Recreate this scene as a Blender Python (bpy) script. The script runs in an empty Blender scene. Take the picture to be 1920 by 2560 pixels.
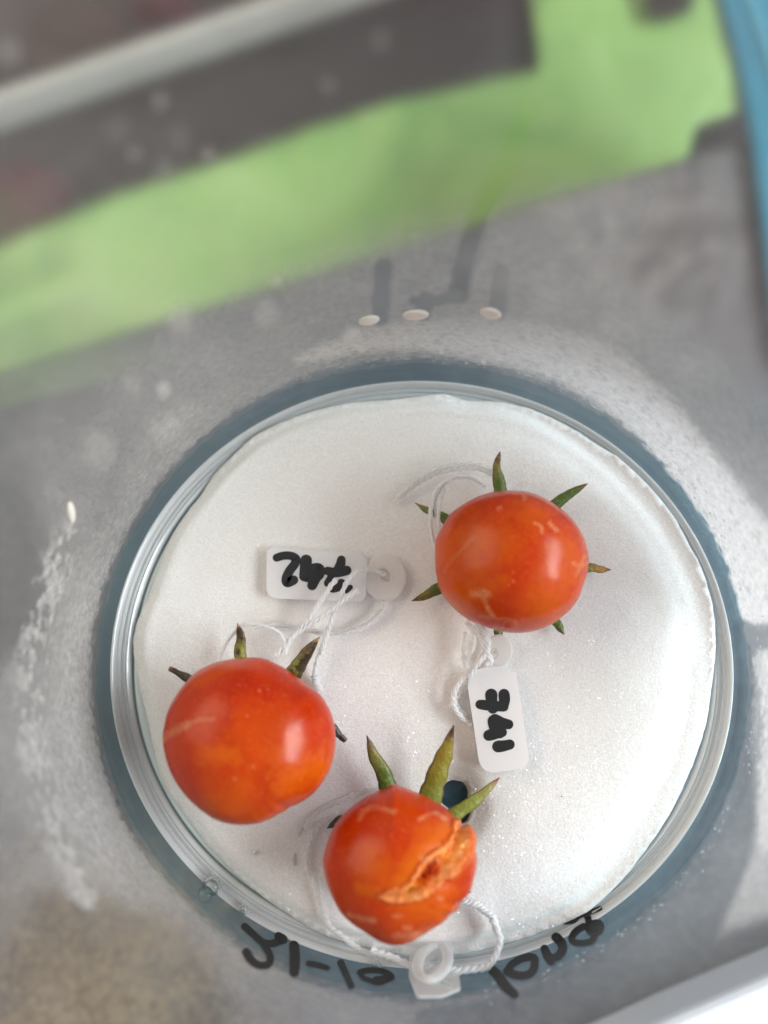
import bpy, math, random
import numpy as np
from mathutils import Vector, Matrix
from mathutils.geometry import delaunay_2d_cdt

# ------------------------------------------------------------------ camera, light
EY = .926                                  # the jar is a little oval
S = 0.01                                   # everything below is written in centimetres
scene = bpy.context.scene
COL = scene.collection
F_PX = 1921.0                              # focal length in pixels of a 1920x2560 frame
CAM_H = 13.8
_n = Vector(((1044-960)/F_PX, -(1688-1280)/F_PX, -1)).normalized()
ROT = _n.rotation_difference(Vector((0, 0, -1))).to_matrix()
Rn = np.array(ROT)
def ray(uv):
    uv = np.atleast_2d(np.asarray(uv, float))
    d = np.stack([(uv[:, 0]-960)/F_PX, -(uv[:, 1]-1280)/F_PX, -np.ones(len(uv))], 1)
    return d @ Rn.T
_d = ray((1041, 1632))[0]
CAM = np.array([0, 0, CAM_H]) - np.array([1, 1, 0])*_d*(CAM_H/-_d[2])
cam_data = bpy.data.cameras.new('camera')
cam = bpy.data.objects.new('camera', cam_data); COL.objects.link(cam)
cam.matrix_world = Matrix.Translation(Vector(CAM)*S) @ ROT.to_4x4()
cam_data.sensor_width = 36; cam_data.lens = F_PX/2560*36
cam_data.clip_start = 0.005; cam_data.clip_end = 100
cam_data.dof.use_dof = True
cam_data.dof.focus_distance = 0.128
cam_data.dof.aperture_fstop = 27/3.7
scene.camera = cam

world = bpy.data.worlds.new('World'); scene.world = world; world.use_nodes = True
bg = world.node_tree.nodes['Background']
bg.inputs[0].default_value = (0.97, 0.96, 0.965, 1); bg.inputs[1].default_value = 0.37
def area(name, loc, target, sx, sy, power, col):
    l = bpy.data.lights.new(name, 'AREA'); l.shape = 'RECTANGLE'; l.size = sx; l.size_y = sy
    l.energy = power; l.color = col
    o = bpy.data.objects.new(name, l); COL.objects.link(o)
    o.location = loc
    o.rotation_euler = (Vector(target)-Vector(loc)).to_track_quat('-Z', 'Y').to_euler()
    return o
area('window_light', (0.88, 0.02, 0.56), (0, 0, 0.01), 0.95, 0.42, 27, (0.94, 0.98, 1.0))
area('warm_room_light', (-0.75, 0.35, 0.65), (0, 0, 0.01), 1.0, 0.7, 9.0, (1.0, 0.82, 0.62))
scene.view_settings.view_transform = 'Standard'; scene.view_settings.look = 'None'
scene.view_settings.exposure = -0.16; scene.view_settings.gamma = 1
cy = scene.cycles
cy.max_bounces = 14; cy.transparent_max_bounces = 24; cy.transmission_bounces = 12
cy.glossy_bounces = 5; cy.diffuse_bounces = 4
cy.sample_clamp_indirect = 6; cy.caustics_refractive = True; cy.caustics_reflective = False
random.seed(3); RNG = np.random.default_rng(5)

# ------------------------------------------------------------------ helpers
def T(x0, y0, s):
    return lambda pts: np.atleast_2d(np.asarray(pts, float))*s + np.array([x0, y0])
Z1 = T(960, 1080, .3858); Z2 = T(380, 1500, .3496); Z3 = T(760, 1760, .3496)
Z4 = T(620, 1320, .2652); Z5 = T(1080, 1540, .1989); Z6 = T(0, 1900, .5787)
Z7 = T(960, 1900, .5787); B1 = T(0, 0, .5787); B2 = T(960, 0, .5787)
B4 = T(960, 900, .5787); B5 = T(800, 700, .4219); DD = T(0, 0, 1.1573)
ZA = T(560, 2240, .37372); ZB = T(1160, 2220, .24111); ZC = T(940, 2300, .20494)
ZD = T(1080, 1880, .13261)
def on_z(uv, z):
    """points of the horizontal plane(s) at height z seen in direction uv"""
    d = ray(uv); z = np.broadcast_to(np.asarray(z, float), (len(d),))
    t = (z-CAM[2])/d[:, 2]
    return CAM + d*t[:, None]
def on_cyl(uv, r):
    d = ray(uv); dy = d[:, 1]/EY; cy_ = CAM[1]/EY
    a = d[:, 0]**2+dy**2; b = 2*(CAM[0]*d[:, 0]+cy_*dy); c = CAM[0]**2+cy_**2-r*r
    t = (-b+np.sqrt(b*b-4*a*c))/(2*a)
    p = CAM + d*t[:, None]
    return p
def on_plane(uv, p0, n):
    d = ray(uv); n = np.asarray(n, float)
    t = ((np.asarray(p0)-CAM) @ n)/(d @ n)
    return CAM + d*t[:, None]
def project(P):
    q = (np.asarray(P)-CAM) @ Rn
    return np.stack([960+F_PX*q[:, 0]/-q[:, 2], 1280-F_PX*q[:, 1]/-q[:, 2]], 1)
def smooth(pts, n=8, closed=False):
    p = np.asarray(pts, float); N = len(p); out = []
    segs = N if closed else N-1
    for i in range(segs):
        if closed: a, b, c, d = p[(i-1) % N], p[i], p[(i+1) % N], p[(i+2) % N]
        else: a, b, c, d = p[max(i-1, 0)], p[i], p[i+1], p[min(i+2, N-1)]
        for k in range(n):
            t = k/n
            out.append(.5*((2*b)+(-a+c)*t+(2*a-5*b+4*c-d)*t*t+(-a+3*b-3*c+d)*t**3))
    if not closed: out.append(p[-1])
    return np.array(out)
def seg_dist(P, line):
    best = np.full(len(P), 1e9)
    for a, b in zip(line[:-1], line[1:]):
        ab = b-a; L = (ab*ab).sum()+1e-12
        t = np.clip(((P-a) @ ab)/L, 0, 1)
        best = np.minimum(best, np.linalg.norm(P-(a+t[:, None]*ab), axis=1))
    return best
def inside(P, poly):
    x, y = P[:, 0], P[:, 1]; r = np.zeros(len(P), bool); n = len(poly)
    for i in range(n):
        x1, y1 = poly[i]; x2, y2 = poly[(i+1) % n]
        c = ((y1 > y) != (y2 > y)) & (x < (x2-x1)*(y-y1)/((y2-y1) if y2 != y1 else 1e-9)+x1)
        r ^= c
    return r
def ss(a, b, x):
    t = np.clip((x-a)/(b-a), 0, 1); return t*t*(3-2*t)
_perm = np.random.default_rng(11).random((64, 64, 64))
def vnoise(P):
    P = np.asarray(P, float)
    if P.shape[1] == 2: P = np.concatenate([P, np.zeros((len(P), 1))], 1)
    i = np.floor(P).astype(int); f = P-i; f = f*f*(3-2*f); out = 0
    for dx in (0, 1):
        for dy in (0, 1):
            for dz in (0, 1):
                w = (f[:, 0] if dx else 1-f[:, 0])*(f[:, 1] if dy else 1-f[:, 1])*(f[:, 2] if dz else 1-f[:, 2])
                out = out + w*_perm[(i[:, 0]+dx) % 64, (i[:, 1]+dy) % 64, (i[:, 2]+dz) % 64]
    return out
def fbm(P, o=4):
    P = np.asarray(P, float); s = 0; a = .5; tot = 0
    for k in range(o):
        s = s+a*vnoise(P*(2**k)+17.3*k); tot += a; a *= .5
    return s/tot
def mesh_obj(name, V, Fc, m, parent=None, smooth_sh=True, attrs=None, loc=None):
    me = bpy.data.meshes.new(name)
    V = np.asarray(V, float)*S
    if loc is not None: V = V-np.asarray(loc)*S
    me.from_pydata(V.tolist(), [], [list(map(int, f)) for f in Fc]); me.update()
    if m is not None: me.materials.append(m)
    if smooth_sh: me.polygons.foreach_set('use_smooth', [True]*len(me.polygons))
    for k, a in (attrs or {}).items():
        at = me.attributes.new(k, 'FLOAT', 'POINT'); at.data.foreach_set('value', np.asarray(a, np.float32))
    o = bpy.data.objects.new(name, me); COL.objects.link(o)
    if loc is not None: o.location = Vector(loc)*S
    if parent is not None:
        o.parent = parent
        if loc is None: o.location = -parent.location
        else: o.location = Vector(loc)*S-parent.location
    return o
def tag(o, label, cat=None, group=None, kind=None):
    if label: o['label'] = label
    if cat: o['category'] = cat
    if group: o['group'] = group
    if kind: o['kind'] = kind
    return o
def thing(name, label, cat, loc, group=None):
    o = bpy.data.objects.new(name, None); o.empty_display_size = .005; COL.objects.link(o)
    o.location = Vector(loc)*S
    return tag(o, label, cat, group)
def sharp(o, ang=35):
    o.data.set_sharp_from_angle(angle=math.radians(ang)) if hasattr(o.data, 'set_sharp_from_angle') else None
def extrude(poly, z0, z1):
    """closed prism from a 2-D polygon"""
    n = len(poly)
    V = [(x, y, z0) for x, y in poly]+[(x, y, z1) for x, y in poly]
    Fc = [list(range(n))[::-1], [n+i for i in range(n)]]+[[i, (i+1) % n, n+(i+1) % n, n+i] for i in range(n)]
    return V, Fc
def area2(p):
    x, y = p[:, 0], p[:, 1]; return .5*np.sum(x*np.roll(y, -1)-y*np.roll(x, -1))
def ccw(p): return p if area2(p) > 0 else p[::-1]
def bevel(o, w, seg=2, ang=40):
    b = o.modifiers.new('bevel', 'BEVEL'); b.width = w*S; b.segments = seg; b.limit_method = 'ANGLE'
    b.angle_limit = math.radians(ang)

# ------------------------------------------------------------------ materials
class NT:
    def __init__(s, name):
        s.m = bpy.data.materials.new(name); s.m.use_nodes = True; s.t = s.m.node_tree
        s.t.nodes.clear(); s.out = s.n('ShaderNodeOutputMaterial')
    def n(s, typ, **kw):
        o = s.t.nodes.new(typ)
        for k, v in kw.items():
            if k.startswith('_'): setattr(o, k[1:], v)
            else: s.set(o.inputs[k.replace('__', ' ')], v)
        return o
    def set(s, inp, v):
        if isinstance(v, bpy.types.NodeSocket): s.t.links.new(v, inp)
        elif isinstance(v, bpy.types.Node): s.t.links.new(v.outputs[0], inp)
        else:
            if isinstance(v, tuple) and len(v) == 3 and inp.type == 'RGBA': v = (*v, 1)
            inp.default_value = v
    def noise(s, scale, detail=4, rough=.55, vec=None, dist=0):
        k = s.n('ShaderNodeTexNoise', Scale=scale, Detail=detail, Roughness=rough, Distortion=dist)
        s.set(k.inputs['Vector'], vec if vec is not None else s.co()); return k.outputs[0]
    def co(s):
        if not hasattr(s, '_co'): s._co = s.n('ShaderNodeTexCoord').outputs['Object']
        return s._co
    def ramp(s, fac, stops, interp='LINEAR'):
        r = s.n('ShaderNodeValToRGB'); s.set(r.inputs[0], fac); e = r.color_ramp.elements
        r.color_ramp.interpolation = interp
        while len(e) < len(stops): e.new(.5)
        for i, (p, c) in enumerate(stops):
            e[i].position = p; e[i].color = (*c, 1) if isinstance(c, tuple) else (c, c, c, 1)
        return r.outputs[0]
    def mixc(s, f, a, b, mode='MIX'):
        k = s.n('ShaderNodeMix', _data_type='RGBA', _blend_type=mode)
        s.set(k.inputs[0], f); s.set(k.inputs[6], a); s.set(k.inputs[7], b); return k.outputs[2]
    def math(s, op, a, b=0., clamp=False):
        k = s.n('ShaderNodeMath', _operation=op, _use_clamp=clamp); s.set(k.inputs[0], a); s.set(k.inputs[1], b)
        return k.outputs[0]
    def attr(s, name): return s.n('ShaderNodeAttribute', _attribute_name=name).outputs['Fac']
    def bump(s, h, strength=.3, dist=.0003, normal=None):
        k = s.n('ShaderNodeBump', Strength=strength, Distance=dist, Height=h)
        if normal is not None: s.set(k.inputs['Normal'], normal)
        return k.outputs[0]
    def mixs(s, f, a, b):
        k = s.n('ShaderNodeMixShader'); s.set(k.inputs[0], f); s.set(k.inputs[1], a); s.set(k.inputs[2], b); return k.outputs[0]
    def pbr(s, col, rough=.5, **kw):
        k = s.n('ShaderNodeBsdfPrincipled'); s.set(k.inputs['Base Color'], col); s.set(k.inputs['Roughness'], rough)
        for a, v in kw.items(): s.set(k.inputs[a.replace('__', ' ')], v)
        return k.outputs[0]
    def done(s, sh):
        s.set(s.out.inputs[0], sh); return s.m

def m_tomato(name, seed, orange):
    k = NT(name); co = k.n('ShaderNodeMapping', Vector=k.co(), Location=(seed, seed*.7, 0)).outputs[0]
    big = k.noise(70, 3, .5, co, .6); fine = k.noise(420, 5, .6, co); dots = k.noise(1500, 2, .5, co)
    c = k.ramp(big, [(.28, (.34, .014, .001)), (.50, (.43, .030, .001)), (.78, (.53, .072, .002))])
    c = k.mixc(k.math('MULTIPLY', k.ramp(fine, [(.45, 0.), (.75, 1.)]), .25), c, (.50, .05, .003))
    c = k.mixc(k.math('MULTIPLY', k.attr('orange'), orange), c, (.62, .15, .003))
    c = k.mixc(k.math('MULTIPLY', k.ramp(dots, [(.60, 0.), (.68, 1.)]), .38), c, (.55, .10, .02))
    c = k.mixc(k.attr('flesh'), c, k.ramp(fine, [(.34, (.46, .03, .003)), (.50, (.66, .15, .006)), (.64, (.76, .30, .04)), (.78, (.82, .40, .10))]))
    sc = k.math('MULTIPLY', k.attr('scar'), k.ramp(k.noise(700, 5, .75, co), [(.36, .12), (.6, .85)]), True)
    c = k.mixc(sc, c, (.62, .30, .14))
    c = k.mixc(k.math('MULTIPLY', k.attr('lip'), k.ramp(k.noise(1100, 4, .7, co), [(.38, .1), (.6, .9)]), True), c, (.86, .43, .15))
    r = k.math('ADD', .27, k.math('MULTIPLY', sc, .3)); r = k.math('SUBTRACT', r, k.math('MULTIPLY', k.attr('flesh'), .17))
    h = k.math('ADD', k.math('MULTIPLY', fine, .25), k.math('MULTIPLY', dots, .12))
    h = k.math('ADD', h, k.math('MULTIPLY', k.math('MULTIPLY', k.noise(1200, 4, .7, co), k.attr('flesh')), 1.4))
    return k.done(k.pbr(c, r, Normal=k.bump(h, .35, .00025), Specular__IOR__Level=.24, Subsurface__Weight=.3, Subsurface__Radius=(1.0, .2, .05),
                        Subsurface__Scale=.002, Coat__Weight=.03, Coat__Roughness=.12))
def m_sepal(name, ramp, blot):
    k = NT(name); t = k.attr('along')
    n = k.noise(500, 4, .6); t2 = k.math('ADD', t, k.math('MULTIPLY', k.math('SUBTRACT', n, .5), .22))
    c = k.ramp(t2, ramp)
    st = k.noise(1500, 3, .6); c = k.mixc(k.math('MULTIPLY', k.ramp(st, [(.5, 0.), (.72, 1.)]), .35), c, (.34, .38, .10))
    c = k.mixc(k.math('MULTIPLY', k.ramp(k.noise(230, 4, .7), [(.50, 0.), (.56, 1.)]), blot), c, (.018, .011, .009))
    c = k.mixc(k.math('MULTIPLY', k.attr('edge'), .5), c, (.11, .045, .012))
    return k.done(k.pbr(c, .42, Normal=k.bump(st, .6, .0003), Subsurface__Weight=.1, Subsurface__Scale=.0008))
G = (.065, .115, .016); YG = (.20, .21, .025); BR = (.09, .04, .02); TAN = (.42, .24, .10); DK = (.03, .014, .012)
M_SEP_GREEN = m_sepal('green_sepal', [(.0, G), (.45, (.075, .12, .014)), (.72, (.16, .14, .02)), (.9, BR), (1., (.05, .02, .015))], 0.)
M_SEP_FRESH = m_sepal('mid_green_sepal', [(.0, (.06, .12, .012)), (.7, (.07, .13, .014)), (.9, (.16, .10, .03)), (1., (.10, .03, .03))], 0.)
M_SEP_YELL = m_sepal('yellow_green_sepal', [(.0, (.15, .22, .05)), (.4, (.22, .21, .022)), (.78, (.26, .20, .015)), (.9, BR), (1., DK)], .0)
M_SEP_LIGHT = m_sepal('light_green_sepal', [(.0, (.19, .19, .012)), (.5, (.22, .26, .04)), (.84, (.30, .28, .08)), (.9, (.3, .13, .07)), (1., (.16, .06, .04))], 0.)
M_SEP_BLOT = m_sepal('blotched_sepal', [(.0, (.15, .15, .015)), (.4, (.22, .23, .03)), (.62, (.10, .06, .02)), (.86, DK), (.93, TAN), (1., TAN)], .9)
M_SEP_DRY = m_sepal('dry_sepal', [(.0, (.07, .055, .02)), (.4, DK), (.85, (.05, .02, .015)), (1., (.2, .11, .06))], .6)
M_SEP_TIPD = m_sepal('yellowing_sepal', [(.0, (.16, .17, .02)), (.4, (.24, .20, .03)), (.7, (.42, .2, .04)), (1., (.20, .07, .03))], .25)

def m_pad():
    k = NT('wet_white_pad'); co = k.co()
    fib = k.noise(2600, 4, .7); mid = k.noise(900, 3, .6); big = k.noise(45, 3, .5)
    c = k.ramp(fib, [(.30, (.72, .70, .685)), (.5, (.80, .785, .77)), (.66, (.88, .87, .86))])
    c = k.mixc(k.math('MULTIPLY', k.ramp(big, [(.4, 0.), (.7, 1.)]), .20), c, (.62, .60, .57))
    c = k.mixc(k.math('MULTIPLY', k.attr('thin'), .75), c, (.33, .29, .235))
    h = k.math('ADD', fib, k.math('MULTIPLY', mid, .8))
    nb = k.bump(h, .4, .0003)
    base = k.pbr(c, .62, Normal=nb, Subsurface__Weight=.0)
    vor = k.n('ShaderNodeTexVoronoi', Scale=3800., Vector=co)
    rnd = k.n('ShaderNodeSeparateColor', Color=vor.outputs['Color'])
    tilt = k.n('ShaderNodeVectorMath', _operation='MULTIPLY_ADD')
    k.set(tilt.inputs[0], vor.outputs['Color']); tilt.inputs[1].default_value = (1.5, 1.5, 0.); tilt.inputs[2].default_value = (-.75, -.75, 1.)
    nrm = k.n('ShaderNodeVectorMath', _operation='NORMALIZE'); k.set(nrm.inputs[0], tilt.outputs[0])
    gl = k.n('ShaderNodeBsdfGlossy', Roughness=.16, Normal=nrm.outputs[0]); k.set(gl.inputs['Color'], (1, 1, 1))
    wet = k.ramp(k.noise(30, 2, .5), [(.35, .25), (.65, 1.)])
    msk = k.math('MULTIPLY', k.math('GREATER_THAN', rnd.outputs[2], .5), k.math('LESS_THAN', vor.outputs['Distance'], .42))
    msk = k.math('MULTIPLY', k.math('MULTIPLY', msk, wet), .085)
    return k.done(k.mixs(msk, base, gl.outputs[0]))
M_PAD = m_pad()

def refl(k, base, gain):
    f = k.n('ShaderNodeLayerWeight', Blend=.5).outputs['Facing']
    return k.math('ADD', base, k.math('MULTIPLY', k.math('POWER', f, 5.), gain))
def m_wall():
    k = NT('fogged_clear_plastic'); f = k.attr('fog')
    g1 = k.noise(900, 4, .75); g2 = k.noise(2200, 2, .6)
    gr = k.math('ADD', .86, k.math('MULTIPLY', k.math('SUBTRACT', g1, .5), k.math('ADD', .35, k.math('MULTIPLY', k.attr('grain'), 2.2))))
    f2 = k.math('MULTIPLY', f, gr, True)
    see = k.mixs(k.attr('dew'), k.n('ShaderNodeBsdfTransparent', Color=k.mixc(k.attr('thick'), (.965, .975, .98), (.84, .93, .96))),
                 k.n('ShaderNodeBsdfRefraction', Color=(.97, .98, .98), Roughness=.24, IOR=1.06))
    clear = k.mixs(refl(k, .012, .35), see,
                   k.n('ShaderNodeBsdfGlossy', Roughness=.04, Color=(.9, .9, .9)))
    hc_ = k.mixc(k.attr('band'), (.82, .82, .82), (.17, .275, .325))
    haze = k.mixs(.5, k.n('ShaderNodeBsdfDiffuse', Color=hc_, Normal=k.bump(g2, .3, .0003)), k.n('ShaderNodeBsdfTranslucent', Color=hc_))
    return k.done(k.mixs(f2, clear, haze))
M_WALL = m_wall()
def m_outer():
    k = NT('clear_plastic')
    see = k.mixs(k.attr('dew'), k.n('ShaderNodeBsdfTransparent', Color=(.96, .975, .985)), k.n('ShaderNodeBsdfRefraction', Color=(.97, .98, .98), Roughness=.24, IOR=1.06))
    return k.done(k.mixs(refl(k, .015, .35), see,
                         k.n('ShaderNodeBsdfGlossy', Roughness=.08, Color=(.9, .9, .9))))
M_OUT = m_outer()
k = NT('thick_clear_base'); g_ = k.n('ShaderNodeBsdfGlass', Color=(.72, .84, .88), Roughness=.0, IOR=1.46).outputs[0]
mk = k.pbr(k.mixc(k.attr('mint'), (.92, .93, .92), (.84, .95, .93)), .12, Specular__IOR__Level=.8)
M_BASE = k.done(k.mixs(k.attr('refl_bands'), g_, mk))
k = NT('water'); M_WATER = k.done(k.n('ShaderNodeBsdfGlass', Color=(.985, 1, .995), Roughness=.0, IOR=1.33).outputs[0])
def m_simple(name, c, r=.5, nscale=None, amp=.15, **kw):
    k = NT(name); col = c
    if nscale:
        nn = k.noise(nscale, 5, .6)
        col = k.ramp(nn, [(.3, tuple(x*(1-amp) for x in c)), (.7, tuple(min(1, x*(1+amp)) for x in c))])
        kw['Normal'] = k.bump(nn, .3, .0004)
    return k.done(k.pbr(col, r, **kw))
def m_milky(name, c, alpha, r=.3):
    k = NT(name); p = k.pbr(c, r, Subsurface__Weight=.2, Subsurface__Scale=.001)
    tr = k.mixs(.35, p, k.n('ShaderNodeBsdfTranslucent', Color=c))
    return k.done(k.mixs(alpha, tr, k.n('ShaderNodeBsdfTransparent', Color=(1, 1, 1))))
M_TAG = m_milky('white_plastic_tag', (.93, .93, .94), .0)
M_TAG2 = m_milky('milky_plastic_tag', (.92, .91, .92), .12)
M_HEAD2 = m_milky('milky_tag_head', (.92, .91, .90), .38)
M_TAG3 = m_milky('clouded_plastic_tag', (.84, .85, .84), .5)
def m_thread(name, alpha):
    k = NT(name); n = k.noise(2500, 3, .6)
    p = k.mixs(.45, k.pbr(k.ramp(n, [(.3, (.90, .90, .90)), (.7, (.98, .98, .98))]), .45), k.n('ShaderNodeBsdfTranslucent', Color=(.95, .96, .97)))
    return k.done(k.mixs(alpha, p, k.n('ShaderNodeBsdfTransparent', Color=(1, 1, 1))))
M_THR = m_thread('white_thread', .15); M_THR2 = m_thread('soaked_thread', .45)
M_INK = m_simple('black_marker_ink', (.0075, .0080, .0105), .55)
M_INK2 = m_simple('black_marker_ink_on_wall', (.010, .011, .013), .6)

GZ, TZ = -18., -7.0                       # ground and slab, below the jar that stands on a short stand
def m_table():
    k = NT('blue_grey_slab'); sa = on_z(DD([(190, 2190)]), TZ)[0]*S; da = on_z([(1560, 560)], TZ)[0]*S; n1 = k.noise(18, 5, .6); n2 = k.noise(140, 4, .7); n3 = k.noise(520, 4, .7)
    c = k.ramp(n1, [(.34, (.020, .028, .040)), (.66, (.064, .073, .090))])
    c = k.mixc(k.ramp(n3, [(.45, 0.), (.75, .4)]), c, (.17, .18, .19))
    sp = k.n('ShaderNodeSeparateXYZ', Vector=k.co())
    # sandy dirt lying on the slab at the near left corner
    dx = k.math('SUBTRACT', sp.outputs[0], float(sa[0])); dy = k.math('SUBTRACT', sp.outputs[1], float(sa[1]))
    d = k.math('SQRT', k.math('ADD', k.math('MULTIPLY', dx, dx), k.math('MULTIPLY', dy, dy)))
    d = k.math('ADD', d, k.math('MULTIPLY', k.math('SUBTRACT', n2, .5), .05))
    msk = k.ramp(k.math('MULTIPLY', d, 10.), [(.10, 1.), (.55, 0.)])
    c = k.mixc(k.math('MULTIPLY', msk, .9), c, k.ramp(k.math('ADD', k.math('MULTIPLY', n3, .5), k.math('MULTIPLY', n1, .5)), [(.38, (.11, .085, .050)), (.66, (.33, .26, .155))]))
    dx = k.math('SUBTRACT', sp.outputs[0], float(da[0])); dy = k.math('SUBTRACT', sp.outputs[1], float(da[1]))
    d = k.math('SQRT', k.math('ADD', k.math('MULTIPLY', dx, dx), k.math('MULTIPLY', dy, dy)))
    msk = k.ramp(k.math('MULTIPLY', d, 8.), [(.15, 1.), (.6, 0.)])
    c = k.mixc(msk, c, k.ramp(n2, [(.35, (.06, .057, .058)), (.65, (.17, .163, .16))]))
    return k.done(k.pbr(c, .6, Normal=k.bump(n3, .4, .0005)))
M_TABLE = m_table()
M_GROUND = m_simple('dark_ground', (.018, .013, .015), .8, 25, .5)
k = NT('green_plastic_sheet'); nn = k.noise(14, 4, .6, dist=1.)
M_GREEN = k.done(k.pbr(k.ramp(nn, [(.3, (.15, .33, .09)), (.5, (.25, .44, .14)), (.75, (.33, .52, .20))]), .45, Normal=k.bump(nn, .5, .01)))
M_BLUE = m_simple('blue_plastic', (.03, .20, .30), .35, 20, .2)
M_BLUE2 = m_simple('pale_blue_plastic', (.12, .40, .52), .35)
M_STRIP = m_simple('off_white_rail', (.55, .55, .50), .5, 30, .1)
M_MAROON = m_simple('maroon_cloth', (.055, .010, .018), .9, 60, .3)
M_BROWN = m_simple('rust_brown_cloth', (.032, .016, .012), .9, 60, .4)
M_WHITE = m_simple('white_tray', (.80, .83, .88), .4, 30, .05)
M_CREAM = m_simple('cream_droplet', (.86, .82, .74), .25)
M_FLECK = m_simple('tan_flake', (.5, .36, .22), .6, 400, .3)

# ------------------------------------------------------------------ the slab, the ground and what lies beyond the jar
def sheet_poly(px, z): return ccw(on_z(px, z)[:, :2])
edge = on_z([(-400, 1022), (960, 598), (2300, 184)], TZ)
poly = ccw(np.array([edge[0][:2], edge[2][:2], (60, -2), (60, -60), (-60, -60), (-60, 3)]))
V, Fc = extrude(poly, GZ-.05, TZ)
o = mesh_obj('tabletop', V, Fc, M_TABLE, smooth_sh=False); bevel(o, .8, 5)
tag(o, 'blue-grey stone slab that carries the clear jar', kind='structure')
V, Fc = extrude(np.array([(-300, -300), (300, -300), (300, 300), (-300, 300)]), GZ-1, GZ)
tag(mesh_obj('ground', V, Fc, M_GROUND, smooth_sh=False), 'dark ground below the edge of the slab', kind='structure')

def draped(poly, z, amp, thick, fr, step=.5):
    """a wrinkled sheet of some thickness over a polygon"""
    x0, y0 = poly.min(0); x1, y1 = poly.max(0)
    xs, ys = np.meshgrid(np.arange(x0, x1, step), np.arange(y0, y1, step))
    P = np.stack([xs.ravel(), ys.ravel()], 1); P = P[inside(P, poly)]
    ring = np.concatenate([np.linspace(a, b, max(2, int(np.linalg.norm(b-a)/step)), endpoint=False) for a, b in zip(poly, np.roll(poly, -1, 0))])
    d = np.min([np.full(len(P), 9.)]+[seg_dist(P, np.array([a, b])) for a, b in zip(poly, np.roll(poly, -1, 0))], 0)
    P = P[d > step*.4]
    A = np.concatenate([ring, P]); n = len(ring)
    r = delaunay_2d_cdt([Vector(p) for p in A], [(i, (i+1) % n) for i in range(n)], [], 0, 1e-6)
    v2 = np.array([tuple(v) for v in r[0]]); tri = np.array([f for f in r[2] if len(f) == 3])
    cen = v2[tri].mean(1); tri = tri[inside(cen, poly)]
    h = z+amp*fbm(np.c_[v2*fr, np.zeros(len(v2))], 3)
    N = len(v2)
    V = np.concatenate([np.c_[v2, h], np.c_[v2, h-thick]])
    e = {}
    for t in tri:
        for a, b in ((0, 1), (1, 2), (2, 0)):
            e[(t[a], t[b])] = 1
    Fc = [list(t) for t in tri]+[[t[2]+N, t[1]+N, t[0]+N] for t in tri]
    Fc += [[b, a, a+N, b+N] for (a, b) in e if (b, a) not in e]
    return V, Fc
gp = ccw(on_z([(-160, 690), (289, 505), (723, 358), (1000, 262), (1348, 185), (1290, -260), (1720, -260), (1840, 278), (1735, 312),
               (1700, 520), (960, 760), (-160, 1080)], GZ+.5)[:, :2])
V, Fc = draped(gp, GZ+.1, 1.0, .05, .25)
tag(mesh_obj('plastic_sheet', V, Fc, M_GREEN), 'bright green plastic sheet lying beyond the slab edge, seen through the foggy jar wall', 'plastic sheet')
# pale rail at top left
a, b = on_z([(-260, 325), (1050, -130)], GZ+1.8)
d = (b-a)/np.linalg.norm(b-a); nrm = np.array([-d[1], d[0], 0])
def bar(a, b, w, z0, z1):
    d = (b-a)/np.linalg.norm(b-a); n = np.array([-d[1], d[0], 0])*w/2
    return extrude(ccw(np.array([(a-n)[:2], (b-n)[:2], (b+n)[:2], (a+n)[:2]])), z0, z1)
V, Fc = bar(a, b, .44, GZ, GZ+1.8)
o = mesh_obj('rail', V, Fc, M_STRIP, smooth_sh=False); bevel(o, .15)
tag(o, 'long off-white rail running across the dark ground at the far left', 'rail')
# blue plastic box
bx = thing('plastic_box', 'blue plastic box on the slab at the far right, with a pale rim', 'box', on_z([(2300, 900)], TZ)[0])
bp = ccw(on_z([(1785, -260), (1800, -20), (1850, 174), (1885, 347), (1915, 580), (1950, 860), (2150, 1250), (2900, 1250), (2900, -260)], TZ+.4)[:, :2])
V, Fc = extrude(bp, TZ+.02, TZ+.4)
o = mesh_obj('side', V, Fc, M_BLUE, bx, smooth_sh=False); bevel(o, .15)
a, b = on_z([(1840, -90), (1985, 330)], TZ+.4)
V, Fc = bar(a, b, .16, TZ+.4, TZ+.52)
o = mesh_obj('rim', V, Fc, M_BLUE2, bx, smooth_sh=False); bevel(o, .04)
# dark cloths
def lump(name, label, cat, uv, z, rx, ry, h, m, seed):
    c = on_z([uv], z)[0]; nu, nv = 48, 20; V = []; Fc = []
    for j in range(nv+1):
        ph = j/nv*math.pi/2
        for i in range(nu):
            th = i/nu*2*math.pi; p = np.array([math.cos(th)*math.cos(ph), math.sin(th)*math.cos(ph), math.sin(ph)])
            kf = 1+.5*(fbm(np.array([p*2.2+seed]), 4)[0]-.5)
            V.append((c[0]+p[0]*rx*1.3*kf, c[1]+p[1]*ry*1.3*kf, GZ+p[2]*h*1.4*kf))
    for j in range(nv):
        for i in range(nu):
            Fc.append([j*nu+i, j*nu+(i+1) % nu, (j+1)*nu+(i+1) % nu, (j+1)*nu+i])
    Fc.append([i for i in range(nu)][::-1])
    return tag(mesh_obj(name, V, Fc, m), label, cat)
lump('cloth', 'crumpled maroon cloth at the left edge, above the green sheet', 'cloth', (10, 480), GZ+1, 2.0, 1.5, 1.0, M_MAROON, 3)
lump('cloth', 'crumpled rust brown cloth at the top left, behind the pale rail', 'cloth', (40, 60), GZ+1, 3.6, 2.0, 1.0, M_BROWN, 9)
lump('cloth', 'small dark red cloth at the top edge beyond the pale rail', 'cloth', (400, -10), GZ+1, 1.2, .6, .8, M_MAROON, 15)
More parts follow.
